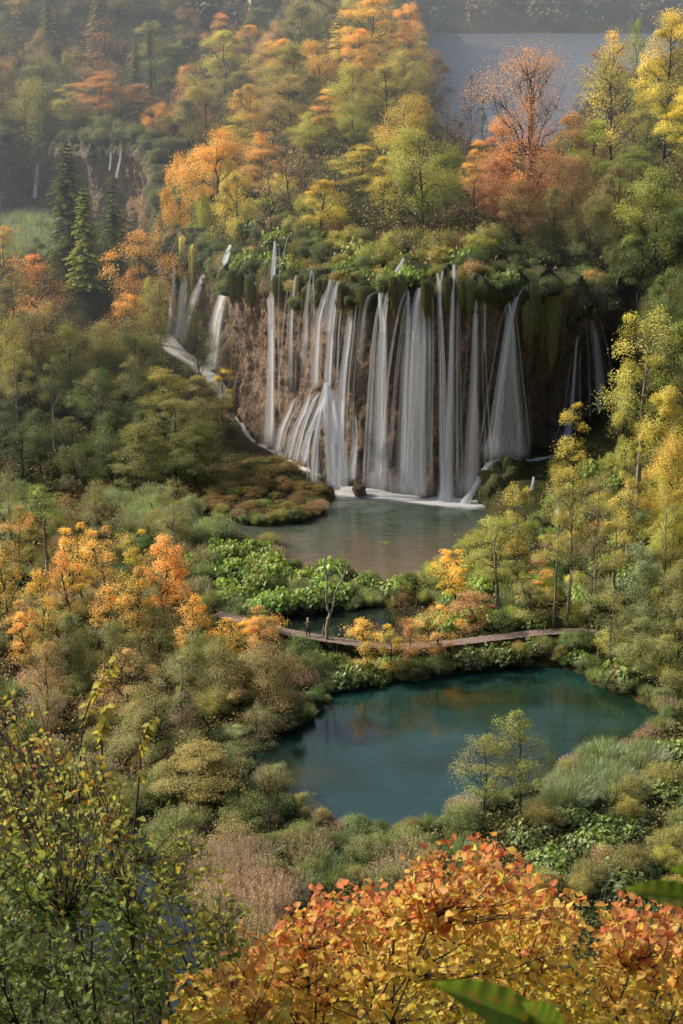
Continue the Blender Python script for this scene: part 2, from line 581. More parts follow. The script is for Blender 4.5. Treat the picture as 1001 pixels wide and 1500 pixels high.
def bend(p0, p1, rng, n=6, sag=0.0, jit=.04):
    p0 = np.asarray(p0, float); p1 = np.asarray(p1, float)
    t = np.linspace(0, 1, n)[:, None]
    L = np.linalg.norm(p1 - p0)
    P = p0 + (p1 - p0) * t
    P[:, 2] += sag * L * np.sin(np.pi * t[:, 0])
    P[1:-1] += rng.normal(size=(n - 2, 3)) * L * jit
    return P


PROF = {
    'round': lambda t: np.sin(np.pi * (0.12 + 0.80 * t)) ** .75,
    'tall': lambda t: np.sin(np.pi * (0.10 + 0.83 * t)) ** .9,
    'cone': lambda t: 1.02 - .85 * t,
    'umbrella': lambda t: .45 + .7 * t - .55 * t ** 4,
    'slim': lambda t: .6 + .4 * np.sin(np.pi * t * 1.0),
}


def gen_tree(seed, h, w, cb=.22, nl=16, cl=7, lpc=70, leaf=.24, prof='round', flat=.78, tr=.17, droop=.2, lobe=.24, thin=1.0, bare_top=0, ivy=0, wig=.02, gap=0.0):
    rng = np.random.RandomState(seed)
    T = MB(); C = MB()
    n = 9
    tt = np.linspace(0, 1, n)
    trunk = np.column_stack([np.cumsum(rng.normal(size=n)) * wig * h * .5, np.cumsum(rng.normal(size=n)) * wig * h * .5, tt * h * .93])
    trunk[:, :2] -= trunk[0, :2]; trunk[0, 2] = -.6
    rad = tr * (1 - tt) ** .8 + .025; rad[0] *= 1.5
    T.tube(trunk, rad, 7)
    axis = lambda z: np.array([np.interp(z, trunk[:, 2], trunk[:, 0]), np.interp(z, trunk[:, 2], trunk[:, 1])])
    pf = PROF[prof]
    for i in range(nl):
        t = (i + rng.uniform(.1, .9)) / nl
        z = h * (cb + (1 - cb) * t * .97)
        az = i * 2.39996 + rng.normal() * .5
        rr = pf(t) * w * .5 * rng.uniform(.2, 1.0) ** .7 * (1 if t < .93 else .3)
        z += rng.normal() * h * .03
        ax = axis(z)
        c = np.array([ax[0] + rr * math.cos(az), ax[1] + rr * math.sin(az), z])
        za = max(h * .1, z - rr * rng.uniform(.5, 1.0) - h * .03)
        a2 = axis(za)
        p0 = np.array([a2[0], a2[1], za])
        r0 = np.interp(za, trunk[:, 2], rad) * .55
        limb = bend(p0, c, rng, 6, .05)
        T.tube(limb, np.linspace(r0, .025, 6), 5)
        lr = w * lobe * rng.uniform(.5, 1.25) * (.6 + .4 * pf(t))
        lobe_b = rng.uniform(-.18, .18)
        bare = t > 1 - bare_top
        if rng.uniform() < gap and not bare:
            continue
        for k in range(cl if not bare else cl + 5):
            dv = nrm(rng.normal(size=3)); dv[2] = abs(dv[2]) * .8 - .25 if rng.uniform() < .8 else dv[2]
            cc = c + dv * lr * rng.uniform(.35, 1.0) * np.array([1, 1, .8])
            if bare: cc = c + nrm(dv + np.array([0, 0, .6])) * lr * rng.uniform(.8, 1.6)
            j = rng.randint(2, 6)
            T.tube(bend(limb[j], cc, rng, 4, .04), [.034, .018, .012, .008] if not bare else [.04, .028, .018, .010], 3)
            m = int(lpc * rng.uniform(.6, 1.3) * thin * (.45 if bare else 1))
            rc = lr * rng.uniform(.42, .7)
            q = nrm(rng.normal(size=(m, 3))) * rng.uniform(0, 1, (m, 1)) ** .45 * np.array([rc, rc, rc * flat]) * 1.25 + rng.normal(size=(m, 3)) * rc * .12
            q[:, 2] -= droop * (q[:, 0] ** 2 + q[:, 1] ** 2) / rc
            P = cc + q
            out = nrm((P - np.array([ax[0], ax[1], z - .2 * h])) * np.array([1, 1, .5]))
            N = nrm(np.array([0, 0, .75]) + out * .5 + rng.normal(size=(m, 3)) * .45)
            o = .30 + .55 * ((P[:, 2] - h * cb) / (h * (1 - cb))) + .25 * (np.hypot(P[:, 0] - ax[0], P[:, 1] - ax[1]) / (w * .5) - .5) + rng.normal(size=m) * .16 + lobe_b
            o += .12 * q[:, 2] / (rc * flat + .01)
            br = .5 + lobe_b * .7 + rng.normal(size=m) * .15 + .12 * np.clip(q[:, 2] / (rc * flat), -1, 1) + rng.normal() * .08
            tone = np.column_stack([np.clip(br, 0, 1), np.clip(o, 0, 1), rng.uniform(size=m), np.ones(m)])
            C.leaves(P, N, leaf * rng.uniform(.7, 1.3, m), leaf * .62 * rng.uniform(.8, 1.2, m), rng, tone)
    if ivy:
        m = int(ivy)
        z = rng.uniform(.02, .8, m) * h
        az = rng.uniform(0, 6.283, m)
        r = np.interp(z, trunk[:, 2], rad) + np.abs(rng.normal(size=m)) * .32 * (1 - .5 * z / h)
        P = np.column_stack([np.interp(z, trunk[:, 2], trunk[:, 0]) + r * np.cos(az), np.interp(z, trunk[:, 2], trunk[:, 1]) + r * np.sin(az), z])
        N = nrm(np.column_stack([np.cos(az), np.sin(az), np.full(m, .5)]) + rng.normal(size=(m, 3)) * .4)
        C.leaves(P, N, .2, .18, rng, np.column_stack([rng.uniform(.1, .5, m), np.zeros(m), rng.uniform(size=m), np.ones(m)]))
    return T, C


def gen_spruce(seed, h, w, cb=.12, rows=26, leaf=.30, thin=1.0, ivy=0, tr=.2):
    rng = np.random.RandomState(seed)
    T = MB(); C = MB()
    z = np.linspace(0, h, 8)
    trunk = np.column_stack([rng.normal(size=8) * .04, rng.normal(size=8) * .04, z]); trunk[0, 2] = -.5
    T.tube(trunk, np.linspace(tr, .02, 8), 7)
    for i in range(rows):
        t = (i + .5) / rows
        zz = h * (cb + (1 - cb) * t)
        R = w * .5 * (1 - t) ** .65 * rng.uniform(.7, 1.15) + .25
        nb = rng.randint(5, 8)
        a0 = rng.uniform(0, 6.28)
        for b in range(nb):
            if rng.uniform() > thin: continue
            az = a0 + b * 6.283 / nb + rng.normal() * .25
            r = R * rng.uniform(.6, 1.1)
            d = np.array([math.cos(az), math.sin(az), 0])
            tip = np.array([0, 0, zz]) + d * r + np.array([0, 0, -r * rng.uniform(.18, .5) + .1])
            P = bend([0, 0, zz], tip, rng, 5, .08, .02)
            T.tube(P, np.linspace(.05, .012, 5), 3)
            m = int(70 * r / 1.5) + 24
            s = rng.uniform(.15, 1.02, m)
            base = np.array([0, 0, zz])[None] + (tip - np.array([0, 0, zz]))[None] * s[:, None]
            base[:, 2] += .08 * r * np.sin(np.pi * np.clip(s, 0, 1))
            side = np.array([-d[1], d[0], 0])
            wd = (1.1 - s) * r * .38 + .1
            off = rng.uniform(-1, 1, m) * wd
            Q = base + side * off[:, None]; Q[:, 2] -= np.abs(off) * .35 + rng.uniform(0, .12, m)
            Tn = nrm(d[None] + side[None] * np.sign(off)[:, None] * .9 + np.array([0, 0, -.45]))
            N = nrm(np.array([0, 0, 1.]) + rng.normal(size=(m, 3)) * .35)
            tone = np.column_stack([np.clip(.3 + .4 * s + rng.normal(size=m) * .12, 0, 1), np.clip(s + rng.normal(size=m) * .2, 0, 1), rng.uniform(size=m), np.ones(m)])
            C.leaves(Q, N, leaf * rng.uniform(.8, 1.5, m), leaf * .3, rng, tone, T=Tn, fold=.05)
    if ivy:
        m = ivy
        z = rng.uniform(.0, .72, m) * h; az = rng.uniform(0, 6.283, m)
        r = .15 + np.abs(rng.normal(size=m)) * .22
        P = np.column_stack([r * np.cos(az), r * np.sin(az), z])
        N = nrm(np.column_stack([np.cos(az), np.sin(az), np.full(m, .5)]) + rng.normal(size=(m, 3)) * .4)
        C.leaves(P, N, .2, .18, rng, np.column_stack([rng.uniform(.1, .6, m), np.zeros(m), rng.uniform(size=m), np.ones(m)]))
    return T, C


def gen_bush(seed, h, w, stems=26, per=150, leaf=.13, lw=.5, up=.5, fine=False, mound=.75):
    """many-stemmed shrub; mat 0 leaves, mat 1 wood (one mesh)"""
    rng = np.random.RandomState(seed)
    B = MB()
    nlob = 6
    for i in range(stems):
        az = i * 2.4 + rng.normal() * .4
        rr = math.sqrt((i + .5) / stems) * w * .5 * rng.uniform(.75, 1.15)
        hh = h * (1 - mound * min(1, rr / (w * .5)) ** 2 * .75) * rng.uniform(.5, 1.15)
        tip = np.array([rr * math.cos(az), rr * math.sin(az), hh])
        base = tip * np.array([.25, .25, 0]); base[2] = -.3
        P = bend(base, tip, rng, 6, 0, .03)
        B.tube(P, np.linspace(.035, .006, 6), 3, (.5, .5, .5, 1), 1)
        m = int(per * rng.uniform(.7, 1.3))
        s = 1 - np.abs(rng.normal(size=m)) * .42
        s = np.clip(s, .05, 1.03)
        C = base[None] + (tip - base)[None] * s[:, None]
        sp = w * (.10 if fine else .13) * (1.15 - .6 * s)
        C = C + rng.normal(size=(m, 3)) * sp[:, None] * np.array([1, 1, .8])
        C[:, 2] = np.maximum(C[:, 2], .02)
        out = nrm(np.column_stack([C[:, 0], C[:, 1], np.full(m, .01)]))
        if fine:
            Td = nrm(out * .5 + np.array([0, 0, up * 1.6]) + rng.normal(size=(m, 3)) * .45)
            N = nrm(rng.normal(size=(m, 3)) + np.array([0, 0, .6]) + out * .4)
        else:
            Td = None
            N = nrm(np.array([0, 0, .8]) + out * .55 + rng.normal(size=(m, 3)) * .45)
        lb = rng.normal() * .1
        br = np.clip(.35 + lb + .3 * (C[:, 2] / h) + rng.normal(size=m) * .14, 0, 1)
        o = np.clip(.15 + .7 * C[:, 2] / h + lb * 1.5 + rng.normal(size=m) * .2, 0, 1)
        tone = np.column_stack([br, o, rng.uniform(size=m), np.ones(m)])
        B.leaves(C, N, leaf * rng.uniform(.7, 1.35, m), leaf * lw * rng.uniform(.8, 1.2, m), rng, tone, 0, Td)
    return B


def gen_reed(seed, h, w, n=420, wid=.035, plume=0, lean=.35):
    rng = np.random.RandomState(seed)
    B = MB()
    k = 4
    t = np.linspace(0, 1, k)
    a = rng.uniform(0, 6.283, n); r = np.sqrt(rng.uniform(0, 1, n)) * w * .5
    base = np.column_stack([r * np.cos(a), r * np.sin(a), np.full(n, -.1)])
    hh = h * rng.uniform(.6, 1.1, n) * (1 - .35 * (r / (w * .5)) ** 2)
    ld = rng.normal(size=(n, 2)) * lean * .5 + np.column_stack([np.cos(a), np.sin(a)]) * (r / (w * .5))[:, None] * lean
    side = np.column_stack([-np.sin(a + 1), np.cos(a + 1), np.zeros(n)])
    Ps = []
    for j in range(k):
        c = base.copy()
        c[:, :2] += ld * hh[:, None] * t[j] ** 2
        c[:, 2] += hh * (t[j] - .25 * t[j] ** 3 * np.hypot(ld[:, 0], ld[:, 1]) * 2)
        ww = wid * (1 - t[j] * .85)
        Ps.append(np.stack([c - side * ww, c + side * ww], 1))
    V = np.stack(Ps, 1).reshape(n, -1, 3)
    i = np.arange(n)[:, None] * (2 * k); j = np.arange(k - 1)[None] * 2
    Q = np.stack([i + j, i + j + 1, i + j + 3, i + j + 2], -1).reshape(-1, 4)
    br = rng.uniform(.25, .75, n); o = rng.uniform(0, 1, n)
    tone = np.stack([np.repeat((br)[:, None], 2 * k, 1) + np.repeat(t, 2)[None] * .2, np.repeat(o[:, None], 2 * k, 1), np.repeat(rng.uniform(size=n)[:, None], 2 * k, 1), np.ones((n, 2 * k))], -1).reshape(-1, 4)
    B.add(V.reshape(-1, 3), Q, tone, 0)
    if plume:
        m = plume * 8
        idx = rng.randint(0, n, m)
        tips = (Ps[-1][idx].mean(1)) + rng.normal(size=(m, 3)) * np.array([.05, .05, .12])
        N = nrm(rng.normal(size=(m, 3)))
        B.leaves(tips, N, .14, .05, rng, np.column_stack([rng.uniform(.5, .9, m), np.ones(m), rng.uniform(size=m), np.ones(m)]), 0, np.tile([0.2, 0, 1.], (m, 1)) + rng.normal(size=(m, 3)) * .3)
    return B


def gen_moss(seed, w, h, n=900, bulge=.7):
    """hanging moss curtain: strands that hang from a rounded cushion, local +z up, faces -y"""
    rng = np.random.RandomState(seed)
    B = MB()
    k = 5; t = np.linspace(0, 1, k)
    nl = max(3, int(w / .55))
    cx = rng.uniform(-.5, .5, nl) * w; ch = rng.uniform(.55, 1.0, nl) * h
    li = rng.randint(0, nl, n)
    x0 = cx[li] + rng.normal(size=n) * .28
    top = -rng.uniform(0, .5, n) * ch[li] + .35 * np.sqrt(np.clip(1 - (rng.uniform(-1, 1, n)) ** 2, 0, 1)) * rng.uniform(0, 1, nl)[li]
    ln = ch[li] * rng.uniform(.18, .6, n) * (1 - .5 * np.minimum(1, np.abs(x0 - cx[li]) / .6))
    yo = -bulge * np.sqrt(np.clip(1 - ((x0 - cx[li]) / .75) ** 2, .05, 1)) * rng.uniform(.6, 1.05, n)
    Ps = []
    for j in range(k):
        c = np.column_stack([x0 + rng.normal(size=n) * .02, yo * (1 - (1 - t[j]) ** 2 * .6) * (1 - .35 * t[j]), top - ln * t[j]])
        ww = .05 * (1 - t[j] * .8)
        Ps.append(np.stack([c - np.array([1, .3, 0]) * ww, c + np.array([1, -.3, 0]) * ww], 1))
    V = np.stack(Ps, 1).reshape(n, -1, 3)
    i = np.arange(n)[:, None] * (2 * k); j = np.arange(k - 1)[None] * 2
    Q = np.stack([i + j, i + j + 1, i + j + 3, i + j + 2], -1).reshape(-1, 4)
    br = np.clip(.5 + rng.normal(size=n) * .28 + rng.normal(size=nl)[li] * .2, 0, 1)
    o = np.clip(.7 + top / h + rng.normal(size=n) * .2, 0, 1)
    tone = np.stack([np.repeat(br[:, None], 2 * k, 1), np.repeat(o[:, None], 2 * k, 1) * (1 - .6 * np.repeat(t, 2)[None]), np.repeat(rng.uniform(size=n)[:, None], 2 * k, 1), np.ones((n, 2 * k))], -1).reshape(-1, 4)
    B.add(V.reshape(-1, 3), Q, tone, 0)
    return B


GOLD = (.54, .345, .075); AMBER = (.52, .31, .085); ORANGE = (.48, .25, .09); RUST = (.36, .19, .10); YELLOW = (.46, .38, .085)
YG = (.36, .325, .075); LIME = (.26, .28, .06); OLIVE = (.215, .195, .065); GREEN = (.125, .16, .05); DEEP = (.06, .085, .032)
SAGE = (.20, .225, .12); TAN = (.36, .25, .12); TWIG = (.25, .19, .14); BROWN = (.24, .14, .07); MOSSY = (.13, .135, .035)
WILLOW = (.19, .20, .08); BLUEGREEN = (.12, .165, .105); FRESH = (.16, .215, .06)

# prototypes: kind -> list of (trunk mesh, crown mesh, height, width)
PROTO = {}


def proto_tree(kind, seed, h, w, spruce=False, pale=False, **kw):
    T, C = (gen_spruce if spruce else gen_tree)(seed, h, w, **kw)
    PROTO.setdefault(kind, []).append((T.mesh('tree_trunk', [M_PALE if pale else M_BARK]), C.mesh('tree_crown', [M_NEEDLE if spruce else M_LEAF]), h, w))


for s in (1, 2, 3, 4):
    proto_tree('round', s, 13, 10, gap=.16, nl=22, cl=8, lpc=140, leaf=0.185)
for s in (11, 12, 13):
    proto_tree('tall', s, 16, 8, gap=.16, cb=.2, nl=24, cl=7, lpc=126, leaf=0.185, prof='tall', lobe=.25)
for s in (21, 22):
    proto_tree('layered', s, 15, 10, cb=.2, nl=26, cl=7, lpc=122, leaf=0.185, flat=.4, lobe=.27, prof='tall')
for s in (31, 32, 33):
    proto_tree('sparse', s, 13, 7, cb=.3, nl=18, cl=6, lpc=66, leaf=0.163, prof='tall', lobe=.26, tr=.13)
for s in (41, 42, 43):
    proto_tree('young', s, 9, 4.2, cb=.3, nl=14, cl=6, lpc=73, leaf=0.126, prof='umbrella', lobe=.27, tr=.10, wig=.03)
for s in (45, 46):
    proto_tree('slim', s, 11, 3.2, cb=.15, nl=18, cl=5, lpc=80, leaf=0.126, prof='slim', lobe=.27, tr=.10)
for s in (48, 49):
    proto_tree('pole', s, 16, 5, cb=.42, nl=14, cl=6, lpc=80, leaf=0.148, prof='tall', lobe=.3, tr=.2, pale=True, wig=.012)
proto_tree('ivytree', 51, 20, 14, cb=.18, nl=28, cl=8, lpc=91, leaf=0.178, prof='umbrella', bare_top=.36, ivy=2600, tr=.34, lobe=.22)
proto_tree('spruce', 61, 20, 8.5, spruce=True, rows=32, leaf=0.420, cb=.06)
proto_tree('spruce', 62, 18, 7.5, spruce=True, rows=30, leaf=0.420, cb=.06)
proto_tree('deadspruce', 63, 20, 5.5, spruce=True, cb=.55, rows=13, ivy=2600, thin=.8)
proto_tree('pine', 64, 16, 7, spruce=True, cb=.3, rows=15, leaf=0.400)
proto_tree('twiggy', 71, 9, 5.5, cb=.15, nl=20, cl=9, lpc=17, leaf=0.104, prof='tall', lobe=.28, tr=.09)
proto_tree('twiggy', 72, 9, 5.5, cb=.15, nl=20, cl=9, lpc=24, leaf=0.104, prof='round', lobe=.28, tr=.09)

BUSH = {}


def proto_bush(kind, B, h, w, mats=None):
    BUSH.setdefault(kind, []).append((B.mesh('bush_mesh', mats or [M_LEAF, M_BARK]), h, w))


for s in (101, 102, 103):
    proto_bush('bush', gen_bush(s, 2.6, 3.4, 38, 300, .125, .65), 2.6, 3.4)
for s in (105, 106, 107):
    proto_bush('willow', gen_bush(s, 3.0, 3.2, 52, 280, .15, .2, .6, True), 3.0, 3.2)
for s in (108, 109):
    proto_bush('wispy', gen_bush(s, 2.8, 3.0, 60, 80, .13, .25, .8, True), 2.8, 3.0)
for s in (111, 112):
    proto_bush('butterbur', gen_bush(s, 1.0, 3.4, 40, 26, .42, .9, .5, mound=.5), 1.0, 3.4)
for s in (121, 122):
    proto_bush('reed', gen_reed(s, 2.0, 3.0, 650), 2.0, 3.0, [M_LEAF])
for s in (123, 124):
    proto_bush('plume', gen_reed(s, 2.3, 3.0, 420, .022, 220, .25), 2.3, 3.0, [M_LEAF])
MOSS = [(gen_moss(s, 2.6, 4.0, 2200).mesh('moss_mesh', [M_LEAF])) for s in (131, 132, 133)]

# ------------------------------------------------------------------ labels that single things out
LM = [((55, 258), 'the thin waterfall on the far-left cliff'), ((95, 300), 'the tall dark spruce'), ((165, 370), 'the ivy-clad spruce trunk'),
      ((275, 440), 'the left side cascade'), ((322, 450), 'the broad sloping left cascade'), ((398, 470), 'the long straight double waterfall'), ((485, 520), 'the fanning middle waterfall'),
      ((558, 540), 'the slim V-lipped waterfall'), ((608, 560), 'the wide veil waterfall'), ((648, 520), 'the narrow twin waterfalls'), ((748, 520), 'the forked right waterfall'), ((868, 500), 'the faint curved waterfall'),
      ((760, 60), 'the far lake'), ((785, 200), 'the rusty ivy-clad tree'), ((320, 250), 'the golden tree on the cliff corner'), ((706, 165), 'the dark ivy column'),
      ((400, 690), 'the mossy mound'), ((735, 715), 'the mossy boulder'), ((570, 780), 'the shallow upper pool'), ((482, 870), 'the bare forked trunk'),
      ((453, 920), 'the person on the boardwalk'), ((700, 938), 'the boardwalk'), ((840, 925), 'the boardwalk end'), ((660, 1070), 'the dark green pool'), ((745, 1120), 'the pale tree beside the green pool'),
      ((230, 830), 'the orange maples'), ((950, 620), 'the bare pale trunk'), ((850, 650), 'the slim yellow tree'), ((660, 1330), 'the red-orange foreground shrub'), ((110, 1250), 'the leafy green foreground shrub'),
      ((850, 1140), 'the grassy reed bank'), ((190, 1030), 'the dark marsh water'), ((400, 865), 'the bright butterbur patch'), ((65, 760), 'the slender marsh tree'), ((15, 340), 'the reed meadow on the left terrace'),
      ((540, 60), 'the tall orange tree by the lake'), ((625, 260), 'the yellow-green tree above the veil'), ((300, 1190), 'the yellow-green willow mound')]
LABELS = set()


def where(u, v, k, s):
    (a, b), nm = LM[k]
    du, dv = u - a, v - b
    r = math.hypot(du, dv)
    far = 'well ' if r > 130 else ''
    if r < 22: p = 'beside'
    elif abs(dv) > 1.8 * abs(du): p = 'just above' if dv < 0 and not far else 'just below' if dv > 0 and not far else 'well above' if dv < 0 else 'well below'
    elif abs(du) > 1.8 * abs(dv): p = far + ('left of' if du < 0 else 'right of')
    else: p = ('above' if dv < 0 else 'below') + (' left of ' if du < 0 else ' right of ').rstrip()
    return p + ' ' + nm


def make_label(desc, u, v):
    order = sorted(range(len(LM)), key=lambda k: (LM[k][0][0] - u) ** 2 + (LM[k][0][1] - v) ** 2)
    order = [k for k in order if not any(w in LM[k][1] for w in [desc])]
    for size in ('', 'small ', 'ragged ', 'leaning ', 'dense '):
        if size in ('ragged ', 'leaning ', 'dense '): break
    for k in order[:4]:
        L = desc + ' ' + where(u, v, k, 0)
        if L not in LABELS and len(L.split()) <= 16:
            LABELS.add(L); return L
    for a in range(8):
        for b in range(a + 1, 14):
            ka, kb = order[a], order[b]
            L = desc + ' between ' + LM[ka][1] + ' and ' + LM[kb][1]
            if L not in LABELS and len(L.split()) <= 16:
                LABELS.add(L); return L
            L = desc + ' ' + where(u, v, ka, 0) + ', toward ' + LM[kb][1]
            if L not in LABELS and len(L.split()) <= 16:
                LABELS.add(L); return L
    return ' '.join((desc + ' ' + where(u, v, order[0], 0)).split()[:16])


NB = {'round': 'broad', 'tall': 'tall', 'layered': 'layered', 'sparse': 'thin', 'young': 'young', 'slim': 'slim', 'pole': 'bare-stemmed', 'ivytree': 'ivy-clad',
      'spruce': 'spruce', 'deadspruce': 'dying spruce', 'pine': 'conifer', 'twiggy': 'twiggy'}
NAMES = {'spruce': 'spruce_tree', 'deadspruce': 'spruce_tree', 'pine': 'conifer_tree', 'twiggy': 'twiggy_tree'}
CNAME = {GOLD: 'golden', AMBER: 'amber', ORANGE: 'orange', RUST: 'rusty red', YELLOW: 'yellow', YG: 'yellow-green', LIME: 'lime green', OLIVE: 'olive', GREEN: 'green',
         DEEP: 'dark green', SAGE: 'grey-green', TAN: 'tan', TWIG: 'greyish', BROWN: 'brown', MOSSY: 'mossy green', WILLOW: 'soft green', BLUEGREEN: 'blue-green', FRESH: 'bright green'}
TREES = []


def jitc(c, rng, s=.12):
    k = 1 + rng.normal() * s
    return tuple(max(.005, x * k * (1 + rng.normal() * s * .4)) for x in c) + (1,)


prng = np.random.RandomState(99)


def put_tree(x, y, h, w, kind, outer, inner, label=None, group=None, u=None, v=None, idx=None):
    lst = PROTO[kind]
    tm, cm, ph, pw = lst[prng.randint(len(lst)) if idx is None else idx % len(lst)]
    z = gz(x, y)
    name = NAMES.get(kind, 'autumn_tree' if outer in (GOLD, AMBER, ORANGE, RUST, YELLOW, TAN, BROWN) else 'leafy_tree')
    r = bpy.data.objects.new(name, None); COL.objects.link(r)
    r.empty_display_size = .3
    r.location = (x, y, z - .15); r.rotation_euler = (0, 0, prng.uniform(0, 6.28))
    r.scale = (w / pw, w / pw, h / ph)
    t = link('trunk', tm, r); c = link('crown', cm, r)
    c.color = jitc(outer, prng); c['inner_tint'] = [float(q) for q in jitc(inner, prng)[:3]]
    if u is None:
        u, v = project(x, y, z + h * .6)
    if label is None:
        label = make_label(CNAME[outer] + ' ' + NB[kind] + ('' if 'spruce' in NB[kind] or 'conifer' in NB[kind] else ' tree'), u, v)
    else:
        LABELS.add(label)
    tag(r, label, 'tree', group)
    TREES.append((x, y, w))
    return r


def tree(u, vt, D, wpx, kind, outer, inner, label=None, group=None, vb=None, idx=None):
    """crown top at pixel (u, vt), standing at distance D on the ground"""
    p = aty(u, vt, D)
    z = gz(p[0], D)
    h = p[2] - z
    if h < 2 or h > 34: print('TREE HEIGHT', u, vt, D, kind, round(h, 1), 'ground', round(z, 1))
    h = min(max(h, 2.0), 34)
    w = wpx / ppm(D, p[2])
    if h < .85 * w: print('TREE FLAT', u, vt, D, kind, round(h, 1), round(w, 1))
    w = min(w, h / .8)
    return put_tree(p[0], D, h, w, kind, outer, inner, label, group, u, vt + .4 * h * ppm(D, p[2]), idx)


KIND_NAME = {'bush': 'leafy_shrub', 'willow': 'willow_bush', 'wispy': 'wispy_shrub', 'reed': 'reed_clump', 'plume': 'reed_clump', 'butterbur': 'butterbur_patch'}


def put_bush(x, y, h, w, kind, outer, inner, desc, group=None, name=None, cat=None, label=None, dz=0):
    name = KIND_NAME[kind]; cat = {'bush': 'shrub', 'willow': 'shrub', 'wispy': 'shrub', 'reed': 'reeds', 'plume': 'reeds', 'butterbur': 'plant'}[kind]
    lst = BUSH[kind]
    me, ph, pw = lst[prng.randint(len(lst))]
    z = gz(x, y)
    o = link(name, me, None, (x, y, z - .1 + dz))
    o.rotation_euler = (0, 0, prng.uniform(0, 6.28)); o.scale = (w / pw, w / pw, h / ph)
    o.color = jitc(outer, prng, .15); o['inner_tint'] = [float(q) for q in jitc(inner, prng)[:3]]
    u, v = project(x, y, z + h * .5)
    tag(o, label or make_label(desc, u, v), cat, group)
    return o
# ------------------------------------------------------------------ terrain
xs = np.unique(np.concatenate([np.arange(-480, -90, 12), np.arange(-90, -50, 3), np.arange(-50, 46, .9), np.arange(46, 90, 3), np.arange(90, 640, 14)]))
ys = np.unique(np.concatenate([np.arange(-30, 84, 3), np.arange(84, 290, .9), np.arange(290, 420, 2.2), np.arange(420, 1500, 14)]))
X, Y = np.meshgrid(xs, ys)
Zg = ground(X, Y)
tag(link('ground', grid_mesh(X, Y, Zg, 'ground_mesh', M_GROUND)), kind='structure')


# cliff: a folded sheet of tufa from the stream bed up to the lip, curling back onto the plateau
def cliff_base(x):
    return ground(x, cliff_y(x) - 2.0 * np.interp(x, CLX, CLS) ** .5) - 1.2


arc = np.concatenate([[0], np.cumsum(np.hypot(np.diff(CLX), np.diff(CLY)))])
sa = np.arange(0, arc[-1], .32)
cx = np.interp(sa, arc, CLX); cy = np.interp(sa, arc, CLY)
keep = (cx > -90) & (cx < 34.5)
sa, cx, cy = sa[keep], cx[keep], cy[keep]
tx = np.gradient(cx); ty = np.gradient(cy); tl = np.hypot(tx, ty); nx, ny = ty / tl, -tx / tl     # outward (towards the pools)
zb = cliff_base(cx); zt = lip_z(cx)
tv = np.concatenate([np.linspace(0, 1, 84), np.linspace(1.02, 1.3, 8)])
S, TV = np.meshgrid(sa, tv)
hgt = (zt - zb)[None]
Zc = zb[None] + np.minimum(TV, 1) * hgt + fbm(S * .5, 0 * S, 4) * 2.0 * sm(.75, 1, TV) + fbm(S * 1.3, 0 * S, 6) * .9 * sm(.8, 1, TV)
Hm = np.minimum(TV, 1) * hgt
bul = 1.1 + 1.5 * fbm(S * .16, Zc * .05, 21) + 1.3 * fbm(S * .55, Zc * .13, 22) + .8 * fbm(S * 1.1, Zc * .5, 23) + .35 * fbm(S * 3, Zc * 2.2, 24)
bul = bul + 1.3 * np.exp(-((Zc - zt[None] + 2.0) / 1.7) ** 2)            # overhanging moss lip
bul = bul - 1.4 * np.exp(-((TV - .42) / .22) ** 2) * (.6 + fbm(S * .1, 0 * S, 25))   # hollow behind the falls
bul = bul + .5 * sm(.2, 0, TV) - 1.1 * sm(.14, 0, TV) - 1.2 * sm(.12, 0, TV) * fbm(S * .55, Zc * .13, 22)
back = np.maximum(0, TV - 1) * 22
XC = cx[None] + nx[None] * (bul * (TV <= 1) + (bul * (1.3 - TV) / .3 - back) * (TV > 1))
YC = cy[None] + ny[None] * (bul * (TV <= 1) + (bul * (1.3 - TV) / .3 - back) * (TV > 1))
moss = np.clip(sm(.84, 1.0, TV + .14 * fbm(S * .35, Zc * .2, 31)) * 1.1 + .35 * sm(.15, .0, TV) + .35 * sm(.1, .5, fbm(S * .2, Zc * .2, 33)), 0, 1)
moss = np.where(np.broadcast_to(cx[None], S.shape) < -15, np.clip(moss + .45 * sm(-32, -26, np.broadcast_to(cx[None], S.shape)), 0, 1), moss)
tone = np.column_stack([np.clip(TV, 0, 1).ravel(), moss.ravel(), np.zeros(S.size), np.ones(S.size)])
tag(link('cliff', grid_mesh(XC, YC, Zc, 'cliff_mesh', M_ROCK, tone)), kind='structure')


def cliff_front(x, z):
    """y of the cliff face at (x, z), used to hang the falls just off it"""
    return cliff_y(x)


# ------------------------------------------------------------------ water
def sheet(name, poly, z, mat, grow=1.2):
    c = poly.mean(0)
    d = poly - c
    P = c + d * (1 + grow / (np.linalg.norm(d, axis=1, keepdims=True) + .01))
    bm_v = [(p[0], p[1], z) for p in P]
    me = bpy.data.meshes.new(name)
    me.from_pydata(bm_v, [], [list(range(len(bm_v)))])
    if me.polygons[0].normal.z < 0: me.flip_normals()
    me.materials.append(mat); me.update()
    return tag(link(name, me), kind='structure')


